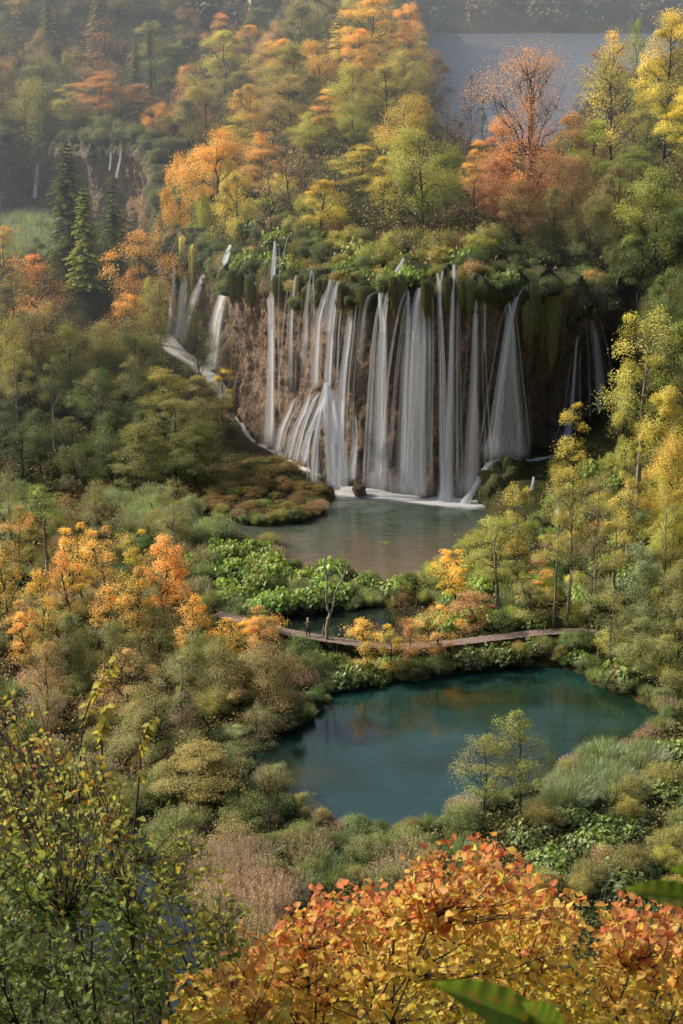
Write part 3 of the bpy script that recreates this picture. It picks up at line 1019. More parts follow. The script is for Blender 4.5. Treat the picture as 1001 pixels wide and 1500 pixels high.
M_WLOW = water_material('green_pool_water', (.006, .034, .030), .015, .13, 2.2, (1, 2.4, 1), .9,
                        patch=([(.30, (.016, .056, .052)), (.48, (.010, .036, .028)), (.58, (.010, .026, .014)), (.72, (.03, .038, .016))], (.07, .13, 1)))
M_WUP = water_material('shallow_pool_water', (.1, .1, .07), .10, .25, 1.6, (1, 2.0, 1), .4,
                       patch=([(.3, (.035, .045, .030)), (.48, (.075, .085, .058)), (.6, (.11, .088, .060)), (.8, (.17, .14, .095))], (.11, .26, 1)))
M_WMID = water_material('pond_water', (.010, .018, .014), .05, .15, 1.5)
M_WMARSH = water_material('marsh_water', (.02, .03, .03), .06, .12, 1.2)
M_LAKE = water_material('lake_water', (.12, .135, .17), .24, 1.0, .8, (1, .55, 1), 1.0, dist=.8)
_nt = M_WUP.node_tree; _N = NT(_nt)
_g = _N.n('ShaderNodeNewGeometry'); _sp = _N.n('ShaderNodeSeparateXYZ'); _N.l(_g.outputs['Position'], _sp.inputs[0])
_mr = _N.n('ShaderNodeMapRange'); _mr.inputs[1].default_value = 186; _mr.inputs[2].default_value = 218
_N.l(_N.math('ADD', _sp.outputs[1], _N.math('MULTIPLY', _N.math('SUBTRACT', _N.noise(_g.outputs['Position'], .16, 4, .6), .5), 26)), _mr.inputs[0])
_fine = _N.noise(_N.mapping(_g.outputs['Position'], (.5, 1.1, 1)), 1.2, 5, .65)
_c = _N.ramp(_mr.outputs[0], [(.05, (.16, .125, .085)), (.35, (.12, .105, .072)), (.55, (.075, .095, .07)), (.8, (.05, .075, .055)), (.95, (.14, .17, .155))])
_c = _N.mix(.55, _c, _N.ramp(_fine, [(.3, (.35, .35, .35)), (.7, (1.25, 1.2, 1.15))]), 'MULTIPLY')
_pb = [q for q in _nt.nodes if q.type == 'BSDF_PRINCIPLED'][0]
_N.l(_c, _pb.inputs['Base Color'])
sheet('pool_water', POOLS['lower'][1], W_LOW, M_WLOW)
sheet('shallow_pool_water', POOLS['upper'][1], W_UP, M_WUP)
sheet('pond_water', POOLS['mid'][1], W_MID, M_WMID)
sheet('marsh_water', POOLS['marsh'][1], W_MARSH, M_WMARSH)
sheet('marsh_water', POOLS['gleam'][1], W_MARSH, M_WMARSH)
sheet('marsh_water', POOLS['front'][1], W_MARSH, M_WMARSH)
sheet('lake_water', np.array([(4, 322), (340, 322), (640, 705), (-10, 705)], float), 30.0, M_LAKE, 0)


# foam running along the stream bed and around the foot of the falls
def strip(name, pts, width, mat, edge=.35, lift=.18, n=12, across=7, dens=1.0, uvk=1.0):
    """pts: world x, y, z rows; a ribbon lying on the water or the bed"""
    P = catmull(np.asarray(pts, float), n)
    T = np.gradient(P, axis=0); T = nrm(T * np.array([1, 1, 0]))
    B = np.column_stack([-T[:, 1], T[:, 0], np.zeros(len(P))])
    s = np.linspace(-1, 1, across)
    W = np.interp(np.linspace(0, 1, len(P)), np.linspace(0, 1, len(width)), width)
    V = P[:, None] + B[:, None] * (s[None, :, None] * W[:, None, None])
    V[..., 2] += lift * (1 - .6 * s[None] ** 2) + .12 * fbm(V[..., 0] * .9, V[..., 1] * .9, 5)
    L = np.concatenate([[0], np.cumsum(np.linalg.norm(np.diff(P, axis=0), axis=1))])
    a = np.clip(1.35 * (1 - np.abs(s) ** 2.2)[None] * np.ones((len(P), 1)), 0, 1) * dens
    a = a * sm(0, .04, np.linspace(0, 1, len(P)))[:, None] * sm(1, .95, np.linspace(0, 1, len(P)))[:, None]
    uv = np.stack([np.broadcast_to(s[None] * .5, a.shape) * uvk, np.broadcast_to(L[:, None] * .35, a.shape)], -1)
    i = np.arange(len(P) - 1)[:, None] * across; j = np.arange(across - 1)[None]
    Q = np.stack([i + j, i + j + 1, i + j + across + 1, i + j + across], -1).reshape(-1, 4)
    m = MB()
    m.add(V.reshape(-1, 3), Q, np.column_stack([a.ravel(), a.ravel(), a.ravel(), np.ones(a.size)]), 0, True, uv.reshape(-1, 2))
    return link(name, m.mesh(name, [mat], uv=True))


st = STREAM.copy()
tag(strip('white_stream', st, [1.9, 1.7, 1.4, 1.1, 1.2, 1.6, 2.0, 2.2], M_FOAM, lift=.4, dens=1.05),
    'white foaming stream running down from left cascades to the shallow upper pool', 'stream')
foot = [onz(u, v + 7, .02) for u, v in [(452, 690), (480, 704), (500, 712), (560, 717), (640, 726), (690, 732), (705, 728)]]
tag(strip('foam', foot, [1.6, 2.3, 2.6, 2.4, 2.4, 2.2, 1.2], M_FOAM, lift=.12, dens=1.25), kind='structure')


# ------------------------------------------------------------------ waterfalls
def fall_points(px, out0=1.9, out1=3.0, zfix=None):
    R = []
    n = len(px)
    for i, p in enumerate(px):
        u, v = p[0], p[1]
        off = (out0 + (out1 - out0) * (i / max(1, n - 1)) ** .6) if len(p) < 4 else p[3]
        D = 225.0
        for k in range(14):
            x = aty(u, v, D)[0]
            D = .5 * D + .5 * (cliff_y(x) - off * np.interp(x, CLX, CLS))
        R.append(aty(u, v, D))
    return np.array(R)


def ribbon(m, px, dens=1.0, out0=1.9, out1=3.0, curl=.35, fade0=.03, fade1=.06, across=9, off=0.0):
    P = fall_points(px, out0 + off, out1 + off)
    hw = np.array([p[2] for p in px], float) / np.array([ppm(q[1], q[2]) for q in P])
    k = 9
    C = catmull(np.column_stack([P, hw]), k)
    P, W = C[:, :3], np.maximum(C[:, 3], .03)
    s = np.linspace(-1, 1, across)
    nl = len(P)
    V = np.zeros((nl, across, 3))
    V[..., 0] = P[:, None, 0] + s[None] * W[:, None]
    V[..., 1] = P[:, None, 1] + np.abs(s[None]) ** 2 * W[:, None] * curl
    V[..., 2] = P[:, None, 2]
    t = np.linspace(0, 1, nl)
    a = (np.clip(1 - s ** 2, 0, 1) ** 1.25)[None] * (sm(0, fade0, t) * sm(1.0, 1 - fade1, t))[:, None] * dens
    a = a * np.clip((.35 + .65 * (W[0] / W)[:, None] ** .6), .3, 1)
    L = np.concatenate([[0], np.cumsum(np.linalg.norm(np.diff(P, axis=0), axis=1))])
    r = prng.uniform(0, 50)
    uv = np.stack([np.broadcast_to(s[None] * .5 * max(.35, W.mean() / 1.0) + r, a.shape), np.broadcast_to(L[:, None] * .55, a.shape)], -1)
    i = np.arange(nl - 1)[:, None] * across; j = np.arange(across - 1)[None]
    Q = np.stack([i + j, i + j + 1, i + j + across + 1, i + j + across], -1).reshape(-1, 4)
    m.add(V.reshape(-1, 3), Q, np.column_stack([a.ravel()] * 3 + [np.ones(a.size)]), 0, True, uv.reshape(-1, 2))


def fall(label, ribs, name='waterfall', group='waterfalls over the tufa cliff'):
    m = MB()
    for r in ribs:
        px, kw = (r, {}) if not isinstance(r, tuple) else r
        d = kw.pop('dens', 1.0)
        px = [(p[0], p[1], p[2] * .84 + .35) + tuple(p[3:]) for p in px]
        if px[-1][1] > 685 and px[-1][0] < 706: px[-1] = (px[-1][0], px[-1][1] + 14) + tuple(px[-1][2:])
        ribbon(m, px, d, **kw)
        if len(px) > 3: ribbon(m, [(p[0], p[1], p[2] * (1.05 + .6 * i / len(px))) + tuple(p[3:]) for i, p in enumerate(px)], d * .22, off=-.12, **kw)
        if px[-1][1] > 640 and d > .4:
            a, z = px[-2], px[-1]; f = 48 / max(50, z[1] - a[1])
            ribbon(m, [(z[0] + (a[0] - z[0]) * f, z[1] - 48, z[2] * 1.1) + tuple(z[3:]), (z[0], z[1] - 22, z[2] * 1.7) + tuple(z[3:]), (z[0], z[1] + 3, z[2] * 1.7) + tuple(z[3:])], .25, off=.5, fade0=.6, fade1=.3)
        if len(px) > 3 and px[0][0] > 360:      # loose side strands
            for k in range(3):
                du = prng.choice([-1, 1]) * prng.uniform(.7, 2.3); dv = prng.uniform(4, 45)
                q = [(p[0] + du * (p[2] + 1.5), p[1] + (dv if i == 0 else 0) * (px[1][1] > px[0][1] + dv + 4), .7 + .16 * p[2]) + tuple(p[3:]) for i, p in enumerate(px)]
                ribbon(m, q, d * prng.uniform(.12, .45), off=prng.uniform(-.2, .3), **dict(kw, fade0=.12, fade1=.12))
        if d > .5:
            ribbon(m, [(p[0] + .6, p[1], p[2] * .55) + tuple(p[3:]) for p in px], d * .8, off=.12, **kw)
    o = link(name, m.mesh('falling_water', [M_FALL], uv=True))
    return tag(o, label, 'waterfall', group)


fall('left side cascade dropping past yellow-lit moss onto the foaming stream', [
    ([(264, 338, 2.5), (258, 372, 4), (255, 400, 3), (254, 440, 4)], {'dens': .7}),
    ([(272, 400, 3), (268, 430, 7), (264, 470, 9), (256, 505, 13)], {'dens': 1.1}),
    ([(250, 430, 3), (250, 470, 6), (244, 500, 9)], {'dens': .6})])
fall('thin stepped cascade between the two left-hand cascades', [
    ([(303, 384, 2), (298, 404, 5), (286, 432, 8), (277, 465, 9), (262, 512, 13)], {'dens': .95})])
fall('broad white cascade sloping down the left corner of the cliff', [
    ([(338, 358, 2.5), (333, 372, 5), (325, 394, 7)], {'dens': 1.1}),
    ([(341, 398, 2), (333, 415, 6), (322, 445, 10), (314, 478, 12), (311, 515, 12), (306, 545, 13)], {'dens': 1.25}),
    ([(330, 430, 2), (320, 470, 4), (312, 540, 8)], {'dens': .9})])
fall('long straight double waterfall, leftmost on the main wall', [
    ([(403, 352, 1.6), (401, 385, 3.0), (398, 440, 4.2), (397, 540, 5), (395, 652, 7)], {'dens': 1.25}),
    ([(389, 397, 1.6), (393, 430, 3), (396, 470, 4), (397, 560, 4)], {'dens': 1.0}),
    ([(398, 560, 4), (392, 620, 9), (388, 655, 14)], {'dens': .35})])
fall('faint thin waterfall just right of the long double fall', [
    ([(434, 402, 1.5), (430, 430, 3), (426, 480, 4), (424, 600, 8)], {'dens': .75, 'fade1': .4})])
fall('very faint wispy waterfall left of the fanning middle fall', [
    ([(457, 394, 1.5), (451, 430, 3), (447, 480, 5), (444, 580, 9)], {'dens': .55, 'fade1': .4}), ([(459, 396, 1), (460, 440, 1.5), (459, 500, 2)], {'dens': .5})])
fall('fanning middle waterfall striking a mossy ledge and spreading out', [
    ([(484, 409, 3), (474, 440, 5), (465, 480, 6), (460, 570, 9)], {'dens': .7}),
    ([(496, 411, 4), (491, 440, 5), (485, 490, 5.5), (480, 572, 7)], {'dens': 1.25}),
    ([(488, 408, 8), (484, 440, 10), (478, 490, 10)], {'dens': .5}),
    ([(479, 560, 5, 3.2), (474, 590, 7, 3.6), (464, 610, 5, 4.2), (452, 640, 5, 4.8), (444, 680, 6, 5.2)], {'dens': 1.1}),
    ([(480, 560, 5, 3.2), (480, 600, 9, 4.0), (482, 640, 9, 4.6), (488, 700, 9, 5.0)], {'dens': .8}),
    ([(484, 570, 4, 3.2), (494, 610, 8, 4.0), (499, 660, 10, 4.6), (503, 702, 9, 5.0)], {'dens': .9}),
    ([(470, 572, 2, 3), (458, 592, 4, 3.6), (446, 622, 4, 4.3), (437, 655, 4, 4.9), (432, 676, 5, 5.2)], {'dens': 1.0, 'fade0': .2}),
    ([(478, 575, 2, 3.3), (470, 610, 4, 4.2), (463, 650, 5, 4.9), (460, 694, 6, 5.3)], {'dens': 1.0, 'fade0': .15}),
    ([(488, 585, 2, 3.3), (490, 620, 4, 4.1), (492, 660, 5, 4.8), (494, 704, 6, 5.2)], {'dens': 1.1, 'fade0': .15}),
    ([(432, 580, 3, 2.4), (424, 600, 6, 3.0), (412, 630, 6, 3.6), (405, 662, 7, 4.0)], {'dens': .8, 'fade0': .3}),
    ([(456, 563, 3, 2.6), (446, 600, 5, 3.2), (432, 630, 6, 4.0), (422, 672, 7, 4.5)], {'dens': .85, 'fade0': .3})])
fall('slender waterfall right of the fanning middle fall', [
    ([(519, 422, 2.5), (515, 450, 5), (509, 500, 6), (502, 560, 7), (497, 640, 9), (494, 700, 12)], {'dens': 1.05}),
    ([(520, 600, 2, 2.6), (521, 640, 5, 3.2), (514, 690, 9, 3.8)], {'dens': .75, 'fade0': .3})])
fall('arched veil waterfall beside the slim V-lipped fall', [
    ([(552, 428, 2), (542, 434, 5), (535, 455, 5), (529, 500, 7), (522, 600, 12)], {'dens': .5, 'fade1': .5})])
fall('slim V-lipped waterfall reaching the pool in the middle of the wall', [
    ([(556, 428, 2), (558, 450, 4.5), (561, 490, 5)], {'dens': 1.0}),
    ([(572, 412, 2), (567, 436, 4), (562, 470, 6), (559, 540, 9), (557, 640, 12), (555, 708, 14)], {'dens': 1.2}),
    ([(562, 470, 8), (557, 560, 14), (553, 708, 20)], {'dens': .45})])
fall('short bright spout high on the lip above the slim V-lipped fall', [
    ([(592, 378, 1.5, 1.4), (588, 386, 4, 1.8), (580, 399, 5, 2.4)], {'dens': 1.2})])
fall('wide veil waterfall, broadest of the wall', [
    ([(618, 421, 8), (613, 450, 12), (609, 520, 17), (605, 620, 21), (604, 716, 25)], {'dens': .95}),
    ([(622, 424, 3), (622, 470, 5), (620, 560, 8), (616, 716, 10)], {'dens': .8}),
    ([(598, 424, 2.5), (598, 470, 5), (594, 560, 8), (590, 712, 12)], {'dens': .7})])
fall('narrow straight waterfall, left one of the twin pair', [
    ([(641, 399, 1.8), (645, 440, 3.5), (648, 520, 5), (650, 620, 7), (653, 728, 10)], {'dens': 1.05}),
    ([(649, 396, 1), (645, 425, 2), (646, 470, 3)], {'dens': .7})])
fall('narrow straight waterfall, right one of the twin pair', [
    ([(665, 386, 2.2), (664, 430, 4), (662, 510, 5), (659, 620, 8), (656, 728, 11)], {'dens': .9})])
fall('soft fading waterfall between the twin pair and the forked fall', [
    ([(697, 428, 2), (697, 470, 5), (695, 560, 8), (692, 640, 12), (689, 715, 15)], {'dens': .75}),
    ([(711, 400, 1), (711, 450, 2), (710, 520, 3)], {'dens': .4})])
fall('forked waterfall with two spouts joining, right part of the wall', [
    ([(767, 419, 2), (758, 436, 4), (748, 470, 7), (738, 540, 9), (729, 610, 11), (722, 676, 13)], {'dens': 1.2}),
    ([(742, 434, 1.8), (747, 452, 4), (750, 480, 6), (755, 560, 9), (760, 620, 11), (762, 676, 13)], {'dens': .85}),
    ([(750, 480, 8), (745, 560, 16), (742, 674, 24)], {'dens': .5})])
fall('faint curved waterfall falling into shade at far right', [
    ([(843, 423, 2), (858, 440, 4), (868, 475, 6), (876, 530, 9), (884, 650, 14)], {'dens': .7})])
fall('narrow waterfall widening at its foot behind the slim yellow tree', [
    ([(846, 488, 1.6), (842, 540, 3), (838, 600, 6), (832, 640, 10), (828, 668, 14)], {'dens': .95})])
fall('small white cascade at the foot of the cliff on the right edge', [
    ([(884, 652, 3, 5), (890, 664, 8, 6), (903, 676, 14, 7.5)], {'dens': 1.2})])
fall('thin waterfall on the far-left background cliff', [
    ([(57, 227, 2.4), (55, 245, 3), (52.5, 270, 3.4), (51, 291, 4.5)], {'dens': 1.3})])
fall('faint trickle high on the background cliff, left of a pair', [
    ([(163, 220, 1.0), (162, 235, 1.6), (160, 250, 2)], {'dens': .7})])
fall('faint trickle high on the background cliff, right of a pair', [
    ([(177, 214, 1.0), (176, 232, 1.6), (172, 250, 2.2), (170, 262, 2)], {'dens': .8})])


def slide(label, rows, group='little cascades round the pools'):
    """rows: u, v, D, half width px: water sliding down over a boulder or a weir"""
    P = np.array([aty(u, v, D) for u, v, D, w in rows])
    hw = [w / ppm(p[1], p[2]) for p, (u, v, D, w) in zip(P, rows)]
    m = MB(); k = 8
    C = catmull(np.column_stack([P, hw]), k); nl = len(C); s = np.linspace(-1, 1, 7)
    V = np.zeros((nl, 7, 3)); V[:] = C[:, None, :3]; V[..., 0] += s[None] * C[:, 3:4]; V[..., 1] += np.abs(s)[None] ** 2 * C[:, 3:4] * .5
    a = np.clip(1.3 * (1 - np.abs(s) ** 1.8), 0, 1)[None] * np.ones((nl, 1)) * sm(0, .06, np.linspace(0, 1, nl))[:, None]
    L = np.concatenate([[0], np.cumsum(np.linalg.norm(np.diff(C[:, :3], axis=0), axis=1))])
    uv = np.stack([np.broadcast_to(s[None] * .4, a.shape), np.broadcast_to(L[:, None] * .8, a.shape)], -1)
    i = np.arange(nl - 1)[:, None] * 7; j = np.arange(6)[None]
    m.add(V.reshape(-1, 3), np.stack([i + j, i + j + 1, i + j + 8, i + j + 7], -1).reshape(-1, 4), np.column_stack([a.ravel()] * 3 + [np.ones(a.size)]), 0, True, uv.reshape(-1, 2))
    return tag(link('cascade', m.mesh('sliding_water', [M_FALL], uv=True)), label, 'cascade', group)


slide('white water sliding over the mossy boulder into the shallow pool', [(742, 672, 216.5, 8), (722, 677, 215.5, 7), (708, 694, 214.5, 6), (696, 715, 214.0, 6), (682, 737, 213.5, 9)])
slide('short thin cascade right of the mossy boulder', [(782, 698, 210.5, 2), (781, 708, 209.5, 2.5), (778, 722, 209, 4)])
slide('little cascade spilling over a rock in the green slope right of pool', [(820, 741, 203, 4), (817, 755, 202, 5), (812, 780, 201, 5)])
slide('small white weir draining under the boardwalk into the green pool', [(556, 985, 162.3, 4), (549, 992, 161.8, 6), (543, 1003, 161.0, 8)])


ledge = [aty(u, v, D) for u, v, D in [(742, 671, 217.6), (770, 676, 218.4), (800, 672, 219.5), (830, 667, 221), (858, 666, 222), (880, 664, 221.5)]]
tag(strip('white_stream', ledge, [.7, .8, .6, .9, .8, .6], M_FOAM, lift=.25, dens=1.1), 'white splash water running along the rock ledge under the right falls', 'stream')


# ------------------------------------------------------------------ rocks and the mossy mound
def rock(name, label, px, D, wpx, hpx, seed, dpt=1.0, mossy=.5, cat='rock', sink=.25, sq=1.0):
    rng = np.random.RandomState(seed)
    p = aty(px[0], px[1], D)
    s = 1 / ppm(D, p[2])
    nu, nv = 56, 34
    U, Vv = np.meshgrid(np.linspace(0, 2 * np.pi, nu), np.linspace(.02, np.pi - .02, nv))
    d = np.stack([np.cos(U) * np.sin(Vv), np.sin(U) * np.sin(Vv), np.cos(Vv)], -1)
    k = seed * 3.7
    n1 = fbm(d[..., 0] * 1.4 + k + d[..., 2], d[..., 1] * 1.4 + d[..., 2] * 1.7, seed); n2 = fbm(d[..., 0] * 4 + k, d[..., 1] * 4 + d[..., 2] * 4.3, seed + 3)
    r = 1 + .45 * n1 + .22 * n2
    w, h = wpx * s * .5, hpx * s
    V = d * r[..., None] * np.array([w, w * dpt, h])
    V[..., 2] *= sq
    m = MB()
    i = np.arange(nv - 1)[:, None] * nu; j = np.arange(nu - 1)[None]
    mo = np.clip(mossy + .5 * d[..., 2] + .6 * n2, 0, 1)
    m.add(V.reshape(-1, 3), np.stack([i + j, i + j + nu, i + j + nu + 1, i + j + 1], -1).reshape(-1, 4), np.column_stack([np.full(mo.size, .5), mo.ravel(), np.zeros(mo.size), np.ones(mo.size)]), 0, True)
    o = link(name, m.mesh('rock_mesh', [M_ROCK]), None, (p[0], p[1], p[2] - h * (1 - sink)))
    return tag(o, label, cat)


rock('boulder', 'big moss-covered boulder at right end of the falls with water sliding over it', (738, 676), 215.0, 84, 66, 5, 1.0, .8, 'boulder', .1)
rock('boulder', 'dark wet boulder right behind the mossy boulder', (774, 694), 217.5, 40, 26, 8, 1.0, .2, 'boulder', .2)
rock('rock', 'small dark rock sticking out of the foam in the shallow pool', (526, 713), 217.3, 20, 9, 9, 1.0, .05, 'rock', .25)
rock('rock', 'brown rock at tip of the mossy mound where the foam ends', (462, 706), 221.0, 58, 34, 11, .9, .15, 'rock', .3)
rock('rock', 'dark brown rock bank on the stream bend below the left cascades', (318, 652), 238.0, 60, 50, 13, .7, .12, 'rock', .3)
rock('rock', 'rock split by the little cascade in the green slope', (817, 752), 203.6, 26, 26, 14, 1, .4, 'rock', .3)
rock('boulder', 'low mossy ledge boulder under the fanning middle waterfall', (478, 590), 227.5, 66, 62, 15, .8, .5, 'boulder', .1)
rock('rock', 'brown tufa ledge behind the slim yellow tree at the cliff foot', (840, 672), 221.5, 110, 22, 16, .8, .35, 'rock', .3)
rock('rock', 'brown cliff buttress beside the left cascades above stream bend', (345, 590), 252.0, 50, 50, 18, .8, .2, 'rock', .2)
# ------------------------------------------------------------------ boardwalk, person, dead tree
BW = np.array([onz(u, v, 1.0) for u, v in [(318, 899), (345, 906), (400, 921), (450, 931), (500, 939), (560, 946), (610, 946), (660, 942), (710, 936), (760, 930), (800, 926), (840, 925), (875, 926)]])
bw = catmull(BW, 14)
GB = np.full(GZ.shape, 99.0)
_m = (_gy > 150) & (_gy < 200) & (np.abs(_gx) < 50)
GB[_m] = segdist(_gx[_m], _gy[_m], bw[:, :2])
bl = np.concatenate([[0], np.cumsum(np.linalg.norm(np.diff(bw, axis=0), axis=1))])
M_DECK = bark_material('weathered_deck', (.13, .092, .075), (.33, .245, .205), 2.0)
M_POST = bark_material('deck_posts', (.035, .026, .02), (.10, .075, .06), 2.0)
br_ = bpy.data.objects.new('boardwalk', None); COL.objects.link(br_)
br_.location = tuple(bw[len(bw) // 2])
tag(br_, 'narrow brown plank boardwalk winding between the pools', 'boardwalk')
O = np.array(br_.location)
m = MB()
for s in np.arange(0, bl[-1], .21):
    p = np.array([np.interp(s, bl, bw[:, k]) for k in range(3)]); q = np.array([np.interp(s + .1, bl, bw[:, k]) for k in range(3)])
    a = math.atan2(q[1] - p[1], q[0] - p[0])
    m.box(p - O + np.array([0, 0, prng.normal() * .006]), (.088, .74 + prng.normal() * .03, .025), rz=a, tone=(prng.uniform(), .5, .5, 1))
link('deck', m.mesh('deck_mesh', [M_DECK]), br_)
tang = nrm(np.gradient(bw, axis=0)); side = np.column_stack([-tang[:, 1], tang[:, 0], 0 * tang[:, 0]])
for sg in (-1, 1):
    mm = MB()
    for z0, r in ((-.10, .075),):
        mm.tube(bw - O + side * .55 * sg + np.array([0, 0, z0]), r, 4)
    link('beam', mm.mesh('beam_mesh', [M_POST]), br_)
for s in np.arange(1.0, bl[-1], 2.6):
    for sg in (-1, 1):
        p = np.array([np.interp(s, bl, bw[:, k]) for k in range(3)]); i = int(np.interp(s, bl, np.arange(len(bw))))
        b = p + side[i] * .58 * sg
        zg = gz(b[0], b[1]) - .4
        mm = MB(); mm.tube(np.array([[b[0], b[1], zg], [b[0], b[1], b[2] - .03]]) - O, .07, 6)
        link('post', mm.mesh('post_mesh', [M_POST]), br_)


def skin_body(name, verts, edges, radii, mat, parent, root=0, sub=2):
    me = bpy.data.meshes.new(name)
    me.from_pydata(verts, edges, [])
    o = link(name, me, parent)
    sk = o.modifiers.new('skin', 'SKIN'); ss = o.modifiers.new('sub', 'SUBSURF'); ss.levels = sub; ss.render_levels = sub
    for i, r in enumerate(radii):
        r = r if isinstance(r, tuple) else (r, r)
        me.skin_vertices[0].data[i].radius = r
        me.skin_vertices[0].data[i].use_root = i == root
    me.materials.append(mat)
    sk.use_smooth_shade = True
    return o


pp = np.array([np.interp(np.interp(452, [400, 450, 500], [bl[28], bl[42], bl[56]]), bl, bw[:, k]) for k in range(3)])
pr = bpy.data.objects.new('person', None); COL.objects.link(pr)
pr.location = (pp[0], pp[1] - .25, pp[2] + .028); pr.rotation_euler = (0, 0, math.radians(8))
tag(pr, 'person with pale hair in olive jacket leaning forward on the boardwalk', 'person')
M_SKIN = plain_material('skin', (.45, .28, .2), .6); M_JACK = plain_material('olive_jacket', (.13, .12, .075), .85, (9, .3)); M_TROU = plain_material('dark_trousers', (.02, .02, .024), .85)
M_HAIR = plain_material('pale_hair', (.62, .58, .52), .8); M_SHOE = plain_material('dark_shoes', (.03, .025, .02), .7)
# facing +y (away from the camera), bent a little forward over the rail side, elbows in front
bv = [(0, .02, .92), (0, .05, 1.08), (0, .12, 1.27), (0, .18, 1.40), (0, .24, 1.49), (0, .28, 1.55), (0, .32, 1.62), (0, .31, 1.70),     # 0-7 pelvis .. crown
      (-.19, .16, 1.36), (-.25, .22, 1.12), (-.17, .44, 1.12), (-.14, .52, 1.14),                                           # left arm
      (.19, .16, 1.36), (.25, .22, 1.12), (.17, .44, 1.12), (.14, .52, 1.14),                                              # right arm
      (-.10, .02, .86), (-.12, .06, .48), (-.13, 0, .10), (-.14, .15, .045),
      (.10, .02, .86), (.12, .06, .48), (.13, 0, .10), (.14, .15, .045)]
be = [(0, 1), (1, 2), (2, 3), (3, 4), (4, 5), (5, 6), (6, 7), (3, 8), (8, 9), (9, 10), (10, 11), (3, 12), (12, 13), (13, 14), (14, 15),
      (0, 16), (16, 17), (17, 18), (18, 19), (0, 20), (20, 21), (21, 22), (22, 23)]
brd = [.13, .13, .14, .11, .055, .07, .09, .06, .06, .045, .035, .025, .06, .045, .035, .025, .085, .06, .042, .035, .085, .06, .042, .035]
skin_body('body', bv, be, brd, M_SKIN, pr)
jv = [(0, .02, .86), (0, .03, .98), (0, .06, 1.1), (0, .12, 1.26), (0, .17, 1.40), (0, .215, 1.46), (-.19, .16, 1.37), (-.255, .22, 1.12), (-.17, .43, 1.12), (.19, .16, 1.37), (.255, .22, 1.12), (.17, .43, 1.12)]
je = [(0, 1), (1, 2), (2, 3), (3, 4), (4, 5), (4, 6), (6, 7), (7, 8), (4, 9), (9, 10), (10, 11)]
skin_body('jacket', jv, je, [(.2, .17), (.19, .17), (.18, .17), (.2, .18), (.15, .14), .075, .085, .07, .055, .085, .07, .055], M_JACK, pr, 1)
skin_body('trousers', [(0, .02, .93), (-.10, .02, .84), (-.125, .06, .48), (-.132, 0, .13), (.10, .02, .84), (.125, .06, .48), (.132, 0, .13)],
          [(0, 1), (1, 2), (2, 3), (0, 4), (4, 5), (5, 6)], [.165, .11, .085, .07, .11, .085, .07], M_TROU, pr)
skin_body('hair', [(0, .27, 1.60), (0, .265, 1.68), (0, .30, 1.735), (0, .35, 1.73)], [(0, 1), (1, 2), (2, 3)], [.075, .095, .09, .06], M_HAIR, pr, 1)
for sx in (-1, 1):
    skin_body('shoe', [(sx * .133, -.06, .05), (sx * .138, .06, .05), (sx * .145, .18, .04)], [(0, 1), (1, 2)], [.052, .055, .042], M_SHOE, pr, 1)


def limbs(name, label, cat, paths, mat=None, leaves=None):
    """a bare tree drawn as tubes; paths: list of (list of (u, v, D), r0, r1)"""
    base = np.array(aty(*paths[0][0][0]))
    r = bpy.data.objects.new(name, None); COL.objects.link(r); r.location = tuple(base)
    tag(r, label, cat)
    first = True
    for pts, r0, r1 in paths:
        P = catmull([aty(*p) for p in pts], 6) - base
        P[1:-1] += prng.normal(size=(len(P) - 2, 3)) * .035
        mm = MB(); mm.tube(P, np.linspace(r0, r1, len(P)), 8)
        link('trunk' if first else 'branch', mm.mesh('limb', [mat or M_SNAG]), r)
        first = False
    return r


Dd = 166.8
limbs('dead_tree', 'bare forked dead trunk rising in front of the boardwalk', 'dead tree', [
    ([(487, 985, Dd), (484, 950, Dd), (479, 935, Dd), (480, 912, Dd), (484, 898, Dd)], .2, .15),
    ([(484, 899, Dd), (479, 885, Dd), (479, 850, Dd), (478, 842, Dd), (475, 832, Dd), (476, 822, Dd)], .12, .045),
    ([(484, 899, Dd), (489, 887, Dd), (492, 868, Dd), (497, 856, Dd), (504, 843, Dd), (507, 828, Dd), (503, 823, Dd)], .12, .045),
    ([(479, 868, Dd), (470, 862, Dd), (455, 852, Dd - 1)], .06, .02), ([(479, 846, Dd), (482, 843, Dd), (490, 836, Dd)], .05, .02)])
limbs('dead_stump', 'short grey snag beside the bare forked trunk', 'dead tree', [([(470, 968, 167.5), (470, 945, 167.5), (473, 930, 167.5), (475, 914, 167.6)], .12, .05)])
limbs('dead_tree', 'pale broken snag standing by the falls lip above long double fall', 'dead tree', [
    ([(416, 376, 236.5), (420, 358, 236.5), (424, 342, 236.5)], .16, .07), ([(423, 348, 236.5), (431, 352, 236)], .07, .03)])

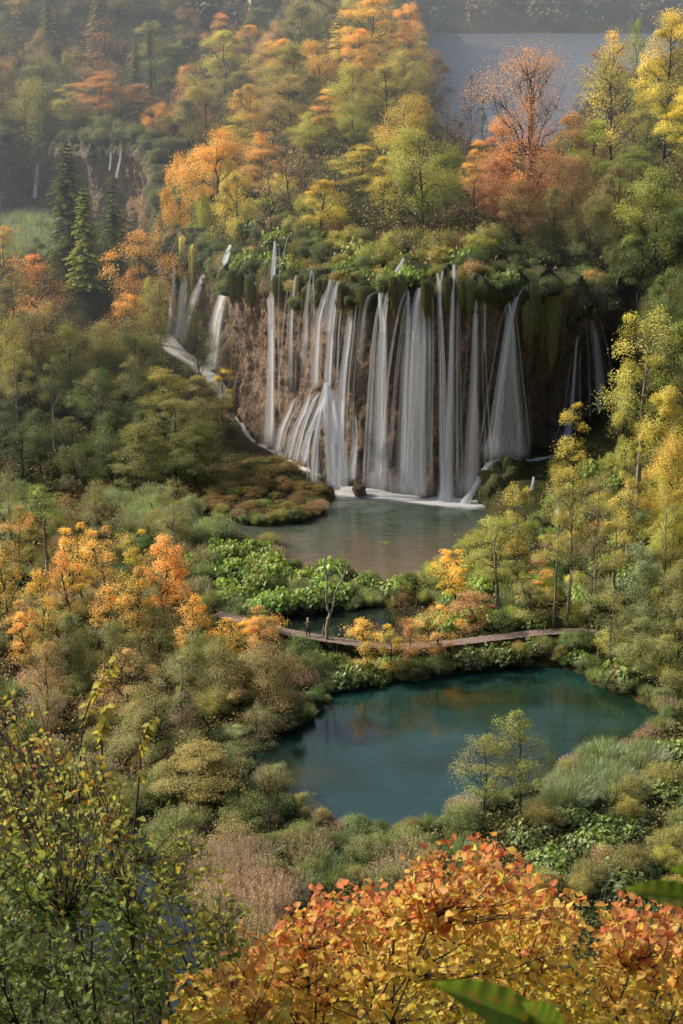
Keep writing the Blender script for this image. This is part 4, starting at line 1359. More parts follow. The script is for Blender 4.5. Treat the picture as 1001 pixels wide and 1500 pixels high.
# hanging moss along the lip
for i, (u, v, wpx, hpx, sun) in enumerate([(268, 338, 30, 60, 1), (282, 350, 26, 55, 1), (352, 392, 34, 45, 0), (366, 398, 26, 50, 0), (385, 398, 30, 40, 0), (414, 400, 26, 34, 0), (440, 398, 24, 40, 0), (470, 402, 24, 24, 0),
                                           (508, 412, 24, 34, 0), (532, 416, 26, 40, 0), (580, 400, 34, 56, 0), (632, 408, 30, 50, 0), (654, 402, 24, 50, 0), (680, 404, 34, 40, 0), (720, 404, 34, 44, 0), (775, 415, 34, 84, 0),
                                           (800, 418, 46, 86, 0), (826, 418, 34, 64, 0), (868, 418, 40, 50, 0)]):
    P = fall_points([(u, v, 1)], 2.2, 2.2)[0]
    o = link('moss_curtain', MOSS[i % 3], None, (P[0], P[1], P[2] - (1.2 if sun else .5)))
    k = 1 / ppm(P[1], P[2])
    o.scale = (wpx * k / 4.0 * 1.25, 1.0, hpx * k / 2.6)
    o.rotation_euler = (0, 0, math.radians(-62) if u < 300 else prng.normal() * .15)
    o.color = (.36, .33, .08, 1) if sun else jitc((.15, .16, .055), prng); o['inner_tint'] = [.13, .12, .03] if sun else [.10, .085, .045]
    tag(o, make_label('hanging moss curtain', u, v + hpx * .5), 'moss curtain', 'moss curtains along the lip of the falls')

# ------------------------------------------------------------------ named trees: plateau above the falls
tree(318, 192, 285, 130, 'round', GOLD, YG, 'broad golden tree on the left corner of the cliff, above the side cascades', idx=0)
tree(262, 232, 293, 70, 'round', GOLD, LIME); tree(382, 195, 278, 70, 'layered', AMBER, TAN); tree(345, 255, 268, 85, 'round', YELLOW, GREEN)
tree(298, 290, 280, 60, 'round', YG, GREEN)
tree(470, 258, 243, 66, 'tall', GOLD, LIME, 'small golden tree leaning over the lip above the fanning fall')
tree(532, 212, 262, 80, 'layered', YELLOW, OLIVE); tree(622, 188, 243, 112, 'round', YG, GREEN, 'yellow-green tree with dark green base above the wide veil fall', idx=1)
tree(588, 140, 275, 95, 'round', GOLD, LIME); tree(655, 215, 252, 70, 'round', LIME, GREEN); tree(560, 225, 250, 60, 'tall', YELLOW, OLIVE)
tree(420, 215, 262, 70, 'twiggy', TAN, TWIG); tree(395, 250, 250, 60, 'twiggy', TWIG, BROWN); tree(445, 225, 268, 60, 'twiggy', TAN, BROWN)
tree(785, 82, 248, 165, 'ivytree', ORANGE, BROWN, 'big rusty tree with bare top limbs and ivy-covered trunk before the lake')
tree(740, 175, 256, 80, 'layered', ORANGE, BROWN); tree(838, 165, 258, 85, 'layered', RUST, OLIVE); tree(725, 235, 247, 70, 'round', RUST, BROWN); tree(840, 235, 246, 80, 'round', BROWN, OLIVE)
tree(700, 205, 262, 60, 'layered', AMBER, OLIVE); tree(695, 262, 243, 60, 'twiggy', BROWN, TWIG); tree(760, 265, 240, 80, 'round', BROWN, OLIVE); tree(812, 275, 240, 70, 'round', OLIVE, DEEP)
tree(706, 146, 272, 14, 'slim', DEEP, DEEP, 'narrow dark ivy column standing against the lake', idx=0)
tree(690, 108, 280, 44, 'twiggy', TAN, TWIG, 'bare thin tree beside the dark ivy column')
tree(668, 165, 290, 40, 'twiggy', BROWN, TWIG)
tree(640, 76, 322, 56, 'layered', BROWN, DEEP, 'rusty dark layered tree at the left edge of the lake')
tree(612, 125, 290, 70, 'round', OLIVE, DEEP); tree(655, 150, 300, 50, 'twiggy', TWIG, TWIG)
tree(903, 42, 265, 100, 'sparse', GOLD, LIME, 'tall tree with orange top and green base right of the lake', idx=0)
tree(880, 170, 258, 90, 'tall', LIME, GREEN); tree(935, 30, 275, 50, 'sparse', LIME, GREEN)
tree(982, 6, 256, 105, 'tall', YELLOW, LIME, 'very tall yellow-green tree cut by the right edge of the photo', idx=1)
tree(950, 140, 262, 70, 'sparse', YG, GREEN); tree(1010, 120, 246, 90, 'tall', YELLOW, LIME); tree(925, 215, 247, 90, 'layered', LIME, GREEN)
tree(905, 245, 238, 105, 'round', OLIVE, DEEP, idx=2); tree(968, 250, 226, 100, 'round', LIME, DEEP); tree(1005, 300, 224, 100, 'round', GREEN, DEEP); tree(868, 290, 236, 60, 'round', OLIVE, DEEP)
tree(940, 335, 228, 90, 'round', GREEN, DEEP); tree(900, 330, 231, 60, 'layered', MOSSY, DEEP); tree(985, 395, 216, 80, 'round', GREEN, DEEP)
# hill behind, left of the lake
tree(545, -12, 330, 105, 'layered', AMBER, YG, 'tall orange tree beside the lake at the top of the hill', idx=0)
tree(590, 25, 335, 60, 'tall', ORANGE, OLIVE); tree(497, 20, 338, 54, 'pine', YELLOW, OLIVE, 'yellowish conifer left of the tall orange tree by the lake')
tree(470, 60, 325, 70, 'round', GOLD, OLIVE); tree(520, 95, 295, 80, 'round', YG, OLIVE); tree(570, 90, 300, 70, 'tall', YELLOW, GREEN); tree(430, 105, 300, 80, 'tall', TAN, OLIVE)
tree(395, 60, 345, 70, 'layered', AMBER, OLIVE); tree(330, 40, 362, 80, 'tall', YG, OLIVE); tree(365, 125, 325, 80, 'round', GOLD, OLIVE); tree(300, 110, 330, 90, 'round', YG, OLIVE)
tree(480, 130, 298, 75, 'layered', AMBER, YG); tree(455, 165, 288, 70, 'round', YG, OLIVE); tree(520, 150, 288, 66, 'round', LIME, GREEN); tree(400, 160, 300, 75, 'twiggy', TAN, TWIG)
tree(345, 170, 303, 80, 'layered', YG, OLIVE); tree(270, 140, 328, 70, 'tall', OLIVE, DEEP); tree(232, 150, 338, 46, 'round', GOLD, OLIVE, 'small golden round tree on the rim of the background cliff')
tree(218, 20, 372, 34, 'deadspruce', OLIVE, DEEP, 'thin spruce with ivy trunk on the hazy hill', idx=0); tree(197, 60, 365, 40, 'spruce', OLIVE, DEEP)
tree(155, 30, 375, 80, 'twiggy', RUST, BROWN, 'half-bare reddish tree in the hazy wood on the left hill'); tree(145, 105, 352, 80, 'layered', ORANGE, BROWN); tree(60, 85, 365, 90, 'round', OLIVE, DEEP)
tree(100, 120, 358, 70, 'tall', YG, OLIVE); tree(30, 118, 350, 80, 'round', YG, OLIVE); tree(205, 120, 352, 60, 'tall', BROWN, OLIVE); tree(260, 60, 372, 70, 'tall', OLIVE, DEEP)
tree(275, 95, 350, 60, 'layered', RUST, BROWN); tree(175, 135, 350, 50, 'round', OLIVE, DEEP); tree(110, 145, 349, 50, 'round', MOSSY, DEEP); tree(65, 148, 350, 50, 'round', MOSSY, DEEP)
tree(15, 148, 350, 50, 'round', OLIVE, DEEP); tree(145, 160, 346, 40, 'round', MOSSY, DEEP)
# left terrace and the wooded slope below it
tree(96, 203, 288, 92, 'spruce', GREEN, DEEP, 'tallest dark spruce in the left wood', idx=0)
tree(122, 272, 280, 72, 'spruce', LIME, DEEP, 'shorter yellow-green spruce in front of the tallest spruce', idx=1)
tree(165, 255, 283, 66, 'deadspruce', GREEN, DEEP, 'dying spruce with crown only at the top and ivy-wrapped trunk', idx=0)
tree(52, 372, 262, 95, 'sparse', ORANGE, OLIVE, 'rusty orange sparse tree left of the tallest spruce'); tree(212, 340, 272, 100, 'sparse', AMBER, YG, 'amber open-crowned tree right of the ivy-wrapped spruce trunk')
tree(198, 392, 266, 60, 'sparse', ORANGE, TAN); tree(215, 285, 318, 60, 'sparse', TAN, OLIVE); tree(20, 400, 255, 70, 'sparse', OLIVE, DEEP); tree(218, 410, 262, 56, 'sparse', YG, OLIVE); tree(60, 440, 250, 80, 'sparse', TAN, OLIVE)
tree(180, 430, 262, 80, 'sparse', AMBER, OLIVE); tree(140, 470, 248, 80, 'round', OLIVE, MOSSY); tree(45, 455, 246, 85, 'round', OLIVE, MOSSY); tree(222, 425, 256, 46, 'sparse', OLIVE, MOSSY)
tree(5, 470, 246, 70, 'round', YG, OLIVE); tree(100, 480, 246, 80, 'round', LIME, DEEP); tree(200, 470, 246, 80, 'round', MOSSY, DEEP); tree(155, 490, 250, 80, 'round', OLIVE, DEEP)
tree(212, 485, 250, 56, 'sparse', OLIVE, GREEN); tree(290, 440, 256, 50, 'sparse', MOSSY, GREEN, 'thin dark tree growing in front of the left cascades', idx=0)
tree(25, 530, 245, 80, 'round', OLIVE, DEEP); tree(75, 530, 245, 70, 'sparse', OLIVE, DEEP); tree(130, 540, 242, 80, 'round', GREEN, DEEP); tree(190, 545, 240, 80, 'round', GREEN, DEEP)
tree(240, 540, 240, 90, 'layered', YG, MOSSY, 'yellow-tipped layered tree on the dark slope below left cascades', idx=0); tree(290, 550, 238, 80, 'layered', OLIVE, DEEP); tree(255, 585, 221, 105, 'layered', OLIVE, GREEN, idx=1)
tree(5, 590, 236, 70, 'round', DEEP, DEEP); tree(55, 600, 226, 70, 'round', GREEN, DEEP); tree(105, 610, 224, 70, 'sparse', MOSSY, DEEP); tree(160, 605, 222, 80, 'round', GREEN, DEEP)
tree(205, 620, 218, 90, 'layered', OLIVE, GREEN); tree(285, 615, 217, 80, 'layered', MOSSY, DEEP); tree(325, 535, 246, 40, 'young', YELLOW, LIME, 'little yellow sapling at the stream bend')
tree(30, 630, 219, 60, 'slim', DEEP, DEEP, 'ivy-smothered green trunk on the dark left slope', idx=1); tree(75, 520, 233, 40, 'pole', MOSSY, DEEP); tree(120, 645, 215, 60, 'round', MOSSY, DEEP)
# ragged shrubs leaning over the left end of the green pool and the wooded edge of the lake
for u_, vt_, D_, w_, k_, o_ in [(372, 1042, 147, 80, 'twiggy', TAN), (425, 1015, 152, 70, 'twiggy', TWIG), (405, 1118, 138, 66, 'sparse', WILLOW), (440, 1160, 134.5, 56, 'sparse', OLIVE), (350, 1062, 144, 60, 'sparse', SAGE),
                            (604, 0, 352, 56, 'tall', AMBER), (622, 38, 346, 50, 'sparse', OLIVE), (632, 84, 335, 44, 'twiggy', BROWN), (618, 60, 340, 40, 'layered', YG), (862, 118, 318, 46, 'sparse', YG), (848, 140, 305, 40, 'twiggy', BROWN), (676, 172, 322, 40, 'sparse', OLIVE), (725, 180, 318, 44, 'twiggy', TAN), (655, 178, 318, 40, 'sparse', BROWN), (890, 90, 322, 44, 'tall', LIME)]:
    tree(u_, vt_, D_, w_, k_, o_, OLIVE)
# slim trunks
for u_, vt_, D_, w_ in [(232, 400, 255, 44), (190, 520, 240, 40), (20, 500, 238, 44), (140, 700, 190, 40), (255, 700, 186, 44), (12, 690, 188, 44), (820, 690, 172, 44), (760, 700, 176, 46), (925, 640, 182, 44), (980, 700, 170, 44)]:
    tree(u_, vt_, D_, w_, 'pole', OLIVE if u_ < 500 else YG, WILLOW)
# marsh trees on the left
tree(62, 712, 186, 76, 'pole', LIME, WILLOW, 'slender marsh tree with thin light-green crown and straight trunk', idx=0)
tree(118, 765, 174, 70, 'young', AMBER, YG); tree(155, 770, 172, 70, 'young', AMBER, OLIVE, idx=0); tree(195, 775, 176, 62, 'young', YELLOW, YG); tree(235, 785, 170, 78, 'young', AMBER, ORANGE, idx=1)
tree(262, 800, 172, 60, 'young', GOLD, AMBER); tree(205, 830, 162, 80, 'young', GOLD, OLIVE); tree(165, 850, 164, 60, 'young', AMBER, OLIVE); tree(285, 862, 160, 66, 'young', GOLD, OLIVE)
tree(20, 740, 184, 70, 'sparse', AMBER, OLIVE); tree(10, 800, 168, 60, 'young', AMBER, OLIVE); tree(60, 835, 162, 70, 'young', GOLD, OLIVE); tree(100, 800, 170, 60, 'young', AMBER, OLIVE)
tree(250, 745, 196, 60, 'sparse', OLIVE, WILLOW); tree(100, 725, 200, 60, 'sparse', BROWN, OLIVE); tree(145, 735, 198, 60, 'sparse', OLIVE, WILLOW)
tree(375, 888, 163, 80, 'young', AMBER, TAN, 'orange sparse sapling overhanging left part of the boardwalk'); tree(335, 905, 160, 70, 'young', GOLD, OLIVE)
tree(395, 940, 152, 120, 'round', OLIVE, TAN, 'large olive and tan willow bush in front of the boardwalk'); tree(330, 935, 153, 80, 'round', OLIVE, WILLOW)
tree(100, 900, 160, 70, 'round', WILLOW, GREEN); tree(160, 905, 160, 70, 'round', WILLOW, GREEN); tree(230, 900, 160, 90, 'round', WILLOW, OLIVE); tree(290, 930, 155, 80, 'round', WILLOW, OLIVE)
tree(25, 880, 160, 70, 'young', AMBER, OLIVE); tree(180, 950, 149, 80, 'sparse', TAN, BROWN); tree(65, 935, 150, 70, 'sparse', TAN, OLIVE); tree(260, 960, 148, 80, 'sparse', WILLOW, TWIG)
# middle, around the boardwalk
tree(672, 804, 176, 72, 'young', GOLD, YG, 'bright golden bush-like tree on the right bank of the shallow pool', idx=3)
tree(540, 905, 162, 60, 'young', GOLD, OLIVE, 'golden tree in front of the boardwalk, right of bare trunk'); tree(575, 915, 161, 50, 'young', YELLOW, OLIVE); tree(600, 905, 163, 50, 'sparse', AMBER, TAN); tree(640, 885, 164, 70, 'sparse', AMBER, BROWN); tree(590, 855, 176, 40, 'twiggy', ORANGE, RUST, 'rusty red twiggy sapling by the pond')
tree(730, 752, 175, 84, 'pole', LIME, WILLOW, 'pale-trunked tree with rusty skirt of leaves behind the boardwalk', idx=0); tree(700, 860, 170, 70, 'young', TAN, BROWN)
tree(845, 590, 196, 52, 'slim', YELLOW, LIME, 'slim yellow tree standing alone before the right falls', idx=1)
tree(840, 700, 172, 66, 'pole', OLIVE, WILLOW); tree(880, 690, 178, 60, 'pole', OLIVE, WILLOW); tree(905, 750, 176, 60, 'pole', YG, WILLOW); tree(870, 770, 170, 60, 'sparse', WILLOW, WILLOW)
tree(950, 440, 196, 96, 'pole', YG, GREEN, 'tall tree with bare pale trunk and yellowing crown at right', idx=1); tree(922, 520, 202, 60, 'tall', YG, GREEN); tree(985, 560, 190, 80, 'tall', YG, LIME)
tree(1000, 640, 180, 90, 'round', GOLD, LIME); tree(985, 735, 172, 80, 'tall', LIME, LIME); tree(1012, 460, 205, 80, 'tall', LIME, GREEN); tree(930, 700, 182, 70, 'sparse', YG, OLIVE)
tree(955, 800, 168, 80, 'round', SAGE, WILLOW); tree(1000, 830, 162, 90, 'round', OLIVE, WILLOW); tree(900, 860, 164, 70, 'sparse', WILLOW, WILLOW); tree(940, 900, 160, 80, 'tall', WILLOW, WILLOW); tree(985, 930, 156, 80, 'sparse', OLIVE, WILLOW)
tree(780, 845, 170, 60, 'young', OLIVE, WILLOW); tree(760, 810, 175, 60, 'young', OLIVE, WILLOW); tree(815, 780, 188, 50, 'sparse', LIME, WILLOW); tree(795, 830, 180, 50, 'young', AMBER, OLIVE)
# by the green pool
tree(765, 1040, 134, 84, 'sparse', LIME, OLIVE, 'pale tree with airy crown standing beside the green pool', idx=0); tree(708, 1078, 133, 88, 'sparse', OLIVE, LIME, 'smaller airy tree left of the pale tree by the green pool', idx=2)
tree(290, 1080, 135, 130, 'tall', OLIVE, WILLOW, 'wide yellow-green willow on the left bank of the green pool', idx=1); tree(225, 1015, 142, 120, 'round', OLIVE, WILLOW, 'rounded olive willow before the dark marsh water', idx=3)
tree(345, 1105, 135, 60, 'round', WILLOW, GREEN); tree(150, 1000, 150, 60, 'sparse', TAN, OLIVE)
# ------------------------------------------------------------------ filling the woods between the named trees
frng = np.random.RandomState(5)


def near_tree(x, y, r):
    return any(abs(a - x) < r and abs(b - y) < r and math.hypot(a - x, b - y) < r for a, b, w in TREES)


def pick(rng, items):
    p = np.array([i[-1] for i in items], float)
    return items[rng.choice(len(items), p=p / p.sum())]


# the falls, the side cascades, the two spruces and the boulder stay in view
KEEP_CLEAR = [(240, 345, 335, 560, 275), (345, 890, 420, 740, 240), (70, 180, 210, 470, 279)]


def fill_trees(poly, ys, step, hr, items, sep, test=None, group=None, wk=(.5, .7)):
    k = 0
    for y in ys:
        x = -110 + frng.uniform(0, step)
        while x < 110:
            xx, yy = x + frng.normal() * step * .2, y + frng.normal() * step * .2
            x += step * frng.uniform(.8, 1.2)
            z = gz(xx, yy)
            h = frng.uniform(*hr)
            u, v = project(xx, yy, z + h * .8)
            if not (-60 < u < 1060 and inpoly(np.array([u]), np.array([v]), poly)[0]): continue
            if near_tree(xx, yy, sep) or in_water(np.array([xx]), np.array([yy]), 1.0)[0]: continue
            if test and not test(xx, yy, z): continue
            vt = project(xx, yy, z + h)[1]; vb = project(xx, yy, z)[1]
            if any(a - 24 < u < b + 24 and vt < d and vb > c and yy < f for a, b, c, d, f in KEEP_CLEAR): continue
            kind, o, i, _ = pick(frng, items)
            put_tree(xx, yy, h, h * frng.uniform(*wk), kind, o, i, None, group); k += 1
    return k


beyond = lambda x, y, z: cliff_d(np.array([x]), np.array([y]))[0] > 6 and z > 28.5
below = lambda x, y, z: cliff_d(np.array([x]), np.array([y]))[0] < -3
n1 = fill_trees([(-60, -80), (600, -80), (640, 60), (600, 250), (240, 320), (-60, 215)], np.arange(262, 420, 15), 9, (10, 15),
                [('round', YG, OLIVE, 2), ('layered', AMBER, OLIVE, 1.2), ('tall', OLIVE, DEEP, 2), ('round', TAN, OLIVE, 1.2), ('twiggy', TAN, TWIG, 1), ('tall', GOLD, OLIVE, 1), ('sparse', BROWN, OLIVE, .8), ('spruce', OLIVE, DEEP, .5)],
                6.0, lambda x, y, z: beyond(x, y, z) and x < 13)
n2 = fill_trees([(-40, 330), (250, 330), (320, 560), (330, 690), (-40, 690)], np.arange(226, 325, 9), 6.5, (7, 11),
                [('sparse', OLIVE, DEEP, 2), ('round', MOSSY, DEEP, 2), ('sparse', AMBER, OLIVE, 1), ('sparse', TAN, OLIVE, 1), ('round', GREEN, DEEP, 1)],
                4.2, lambda x, y, z: below(x, y, z) and x < -10 and not (z > 13 and y > 306 and x < -38))
n3 = fill_trees([(860, 330), (1060, 330), (1060, 900), (940, 900), (870, 640)], np.arange(180, 230, 8), 6, (6, 10),
                [('round', GREEN, DEEP, 2), ('sparse', LIME, DEEP, 1), ('round', MOSSY, DEEP, 1)], 4.0, below)
n4 = fill_trees([(640, 20), (1060, 20), (1060, 330), (640, 330)], np.arange(240, 322, 14), 8, (7, 11),
                [('round', OLIVE, DEEP, 2), ('layered', YG, OLIVE, 1), ('sparse', BROWN, OLIVE, 1)], 5.5,
                lambda x, y, z: beyond(x, y, z - 5) and (x > 36 or project(x, y, z + 11)[1] > 235))
print('fill trees', n1, n2, n3, n4)

# ------------------------------------------------------------------ shrubs
BOULDER = [(675, 740), (690, 690), (720, 660), (800, 660), (800, 720), (770, 765), (700, 765)]


def fill_bushes(poly, z0, step, items, desc_place=None, group=None, test=None, seed=0, grow=.5, bwmin=1.5):
    rng = np.random.RandomState(seed)
    P = np.array([onz(u, v, z0) for u, v in poly])
    x0, x1, y0, y1 = P[:, 0].min() - 2, P[:, 0].max() + 2, P[:, 1].min() - 3, P[:, 1].max() + 3
    k = 0
    y = y0
    while y < y1:
        x = x0 + rng.uniform(0, step)
        while x < x1:
            xx, yy = x + rng.normal() * step * .3, y + rng.normal() * step * .4
            x += step
            z = gz(xx, yy)
            u, v = project(xx, yy, z)
            if not inpoly(np.array([u]), np.array([v]), poly)[0] or u < -25 or u > 1030: continue
            if in_water(np.array([xx]), np.array([yy]), grow)[0]: continue
            if bil(GB, xx, yy) < bwmin: continue
            if bil(GS, xx, yy) < 2.2: continue
            if test and not test(xx, yy, z): continue
            if inpoly(np.array([u]), np.array([v]), BOULDER)[0]: continue
            kind, o, i, h, w, desc, _ = pick(rng, items)
            s = rng.uniform(.75, 1.25)
            nm = {'reed': 'reed_clump', 'plume': 'reed_clump', 'butterbur': 'butterbur_patch'}.get(kind, 'bush')
            put_bush(xx, yy, h * s, w * s, kind, o, i, CNAME[o] + ' ' + desc, group, nm, nm.replace('_', ' '))
            k += 1
        y += step * .9
    return k


LEFTMARSH = [(-40, 735), (150, 738), (290, 752), (330, 800), (320, 850), (300, 878), (470, 955), (480, 1010), (400, 1060), (335, 1085), (345, 1120), (400, 1160), (440, 1205), (520, 1240), (400, 1290), (280, 1300), (200, 1220), (-40, 1150)]
b1 = fill_bushes(LEFTMARSH, -.8, 4.0, [
    ('willow', WILLOW, GREEN, 2.6, 3.6, 'willow shrub', 3), ('willow', OLIVE, WILLOW, 2.4, 3.4, 'willow shrub', 2), ('wispy', TWIG, OLIVE, 2.4, 3.0, 'wispy shrub', 1.6),
    ('willow', SAGE, WILLOW, 2.4, 3.4, 'willow shrub', 1), ('bush', GREEN, DEEP, 2, 3.2, 'leafy shrub', 1.2), ('reed', BLUEGREEN, GREEN, 1.9, 3.2, 'reed clump', .8), ('plume', TWIG, SAGE, 2.2, 3, 'plumed reeds', .5)], seed=1, grow=.0)
b2 = fill_bushes([(150, 730), (300, 735), (330, 770), (345, 800), (270, 800), (180, 765)], 0.3, 2.6, [
    ('plume', SAGE, BLUEGREEN, 2.4, 3, 'feathery reeds', 2), ('willow', SAGE, WILLOW, 2.2, 3, 'willow shrub', 1)], seed=2)
b3 = fill_bushes([(290, 780), (420, 815), (515, 842), (590, 868), (600, 888), (520, 890), (440, 895), (385, 915), (330, 885), (280, 850)], 0.3, 2.6, [
    ('butterbur', FRESH, GREEN, 1.3, 3.4, 'big-leaved butterbur', 3), ('willow', WILLOW, GREEN, 1.5, 3, 'willow shrub', .9), ('bush', GREEN, DEEP, 1.0, 2.8, 'leafy shrub', .8)], seed=3,
    test=lambda x, y, z: True)
b4 = fill_bushes([(455, 945), (560, 955), (620, 955), (700, 945), (780, 937), (850, 940), (880, 965), (850, 978), (760, 972), (640, 992), (545, 1003), (480, 1015)], -.8, 1.6, [
    ('bush', GREEN, DEEP, 1.3, 2.6, 'leafy shrub', 2), ('butterbur', GREEN, DEEP, 1.0, 2.8, 'big-leaved butterbur', 2), ('willow', OLIVE, WILLOW, 1.3, 2.6, 'willow shrub', 1)], seed=4, grow=-.35, bwmin=.75)
b5 = fill_bushes([(600, 862), (700, 800), (720, 760), (745, 700), (850, 680), (1040, 700), (1040, 1085), (970, 1040), (890, 1000), (860, 960), (845, 915), (700, 925), (610, 930)], 2.0, 3.0, [
    ('bush', GREEN, DEEP, 1.5, 3, 'leafy shrub', 2), ('butterbur', FRESH, GREEN, 1.2, 3.2, 'big-leaved butterbur', 1.6), ('willow', LIME, WILLOW, 2.0, 3, 'willow shrub', 1.5), ('bush', YG, OLIVE, 1.8, 2.8, 'leafy shrub', 1),
    ('bush', AMBER, OLIVE, 1.5, 2.4, 'leafy shrub', .5), ('wispy', TAN, TWIG, 1.8, 2.6, 'wispy shrub', .6), ('reed', SAGE, BLUEGREEN, 1.9, 3, 'reed clump', .5)], seed=5, grow=.0)
b6 = fill_bushes([(800, 1150), (860, 1112), (930, 1100), (975, 1095), (960, 1130), (900, 1170), (820, 1190), (780, 1195), (775, 1170)], -2.7, 2.0, [
    ('reed', SAGE, BLUEGREEN, 2.1, 3.4, 'arching reeds', 1)], seed=6, grow=.1)
b7 = fill_bushes([(400, 1222), (480, 1222), (560, 1232), (640, 1222), (700, 1210), (740, 1230), (700, 1300), (400, 1330), (330, 1290)], -2.6, 2.5, [
    ('willow', OLIVE, WILLOW, 1.7, 2.8, 'willow shrub', 2), ('reed', BLUEGREEN, GREEN, 1.8, 3, 'reed clump', 1.5), ('plume', TWIG, SAGE, 2.0, 3, 'plumed reeds', 1.2), ('willow', WILLOW, GREEN, 1.8, 3, 'willow shrub', 1)], seed=7, grow=.2)
b8 = fill_bushes([(760, 1205), (900, 1180), (960, 1140), (985, 1090), (1040, 1060), (1040, 1340), (760, 1340)], -2.2, 2.8, [
    ('butterbur', GREEN, DEEP, .9, 3.2, 'big-leaved butterbur', 2), ('willow', OLIVE, WILLOW, 2.0, 3, 'willow shrub', 1.6), ('wispy', TAN, TWIG, 1.9, 2.8, 'wispy shrub', 1), ('willow', YG, WILLOW, 2.0, 3, 'willow shrub', .8)], seed=8)
b9 = fill_bushes([(210, 1180), (330, 1230), (400, 1290), (400, 1400), (560, 1460), (300, 1380), (230, 1290)], -2.6, 2.4, [
    ('plume', TWIG, SAGE, 2.3, 3, 'plumed reeds', 2), ('wispy', TWIG, OLIVE, 2.0, 2.8, 'wispy shrub', 1.6)], seed=9, grow=.2)
# on the mossy mound, between foam and shallow pool
b10 = fill_bushes([(290, 752), (330, 690), (400, 672), (470, 700), (468, 745), (400, 765)], 2.0, 1.9, [
    ('willow', MOSSY, BROWN, .9, 2.6, 'low mossy growth', 2), ('wispy', BROWN, OLIVE, .8, 2.4, 'low withered growth', .9), ('bush', GREEN, MOSSY, .7, 2.2, 'low leafy growth', .8)], seed=10, grow=.1)
# lone tufts in the shallow pool
for u, v, w, h, o, lb in [(395, 800, 2.6, 1.6, LIME, 'lone yellow-green shrub standing in the shallow upper pool at left'), (562, 797, 2.2, .8, LIME, 'small green tuft in the middle of the shallow upper pool')]:
    p = onz(u, v, -.1)
    put_bush(p[0], p[1], h, w, 'willow', o, WILLOW, '', None, 'bush', 'bush', lb, dz=.5)


# plants leaning over the edge of each pool
def shore_row(pool, step, items, seed, test=None, d=(.1, .9)):
    rng = np.random.RandomState(seed); P = POOLS[pool][1]
    c = np.vstack([P, P[:1]]); L = np.concatenate([[0], np.cumsum(np.hypot(*np.diff(c, axis=0).T))]); k = 0
    ctr = P.mean(0)
    for s in np.arange(0, L[-1], step):
        p = np.array([np.interp(s + rng.normal() * .4, L, c[:, 0]), np.interp(s, L, c[:, 1])]); q = np.array([np.interp(s + .3, L, c[:, 0]), np.interp(s + .3, L, c[:, 1])])
        t = q - p; nn = np.array([t[1], -t[0]]); nn /= np.hypot(*nn) + 1e-9
        if inpoly(np.array([p[0] + nn[0] * .8]), np.array([p[1] + nn[1] * .8]), P)[0]: nn = -nn
        x, y = p + nn * rng.uniform(*d)
        u, v = project(x, y, 0)
        if not (-20 < u < 1020) or (test and not test(u, v)): continue
        if bil(GB, x, y) < .25 or inpoly(np.array([u]), np.array([v]), BOULDER)[0]: continue
        kind, o, i, h, w, desc, _ = pick(rng, items); q = rng.uniform(.6, 1.25)
        put_bush(x, y, h * q, w * q, kind, o, i, CNAME[o] + ' ' + desc); k += 1
    return k


SH = [('bush', GREEN, DEEP, 1.1, 2.0, 'shore shrub', 2), ('willow', OLIVE, WILLOW, 1.2, 2.0, 'shore shrub', 1.5), ('reed', SAGE, GREEN, 1.3, 1.7, 'shore reeds', 1.5), ('plume', TWIG, SAGE, 1.3, 1.8, 'shore reeds', .8), ('wispy', TWIG, BROWN, 1.0, 2.0, 'shore brush', .7)]
k1 = shore_row('lower', 1.25, SH, 51); k2 = shore_row('upper', 1.6, SH, 52, lambda u, v: v > 745 and u < 720); k3 = shore_row('mid', 1.3, SH[:3], 53, lambda u, v: v < 925)
print('shore', k1, k2, k3)


# lip vegetation
def lip_row(d0, step, items, seed, u0=245, u1=905, hang=0.0):
    rng = np.random.RandomState(seed); k = 0
    s = 0
    L = np.concatenate([[0], np.cumsum(np.hypot(np.diff(CLX), np.diff(CLY)))])
    for s in np.arange(0, L[-1], step):
        x = np.interp(s, L, CLX); y = np.interp(s, L, CLY)
        i = int(np.interp(s, L, np.arange(len(CLX)))); i = min(max(i, 1), len(CLX) - 2)
        t = np.array([CLX[i + 1] - CLX[i - 1], CLY[i + 1] - CLY[i - 1]]); t /= np.hypot(*t)
        nrmv = np.array([-t[1], t[0]])
        d = d0 + rng.normal() * .7
        xx, yy = x + nrmv[0] * d, y + nrmv[1] * d
        z = lip_z(x) if d < 3 else gz(xx, yy)
        u, v = project(xx, yy, z)
        if not (u0 < u < u1): continue
        kind, o, ii, h, w, desc, _ = pick(rng, items)
        q = rng.uniform(.75, 1.25)
        ob = put_bush(xx, yy, h * q, w * q, kind, o, ii, CNAME[o] + ' ' + desc, None, 'bush' if kind != 'butterbur' else 'butterbur_patch', 'bush')
        if d < 3: ob.location.z = z - .35 - hang * rng.choice([.2, .8, 1.4, 2.2, 3.0])
        k += 1
    return k


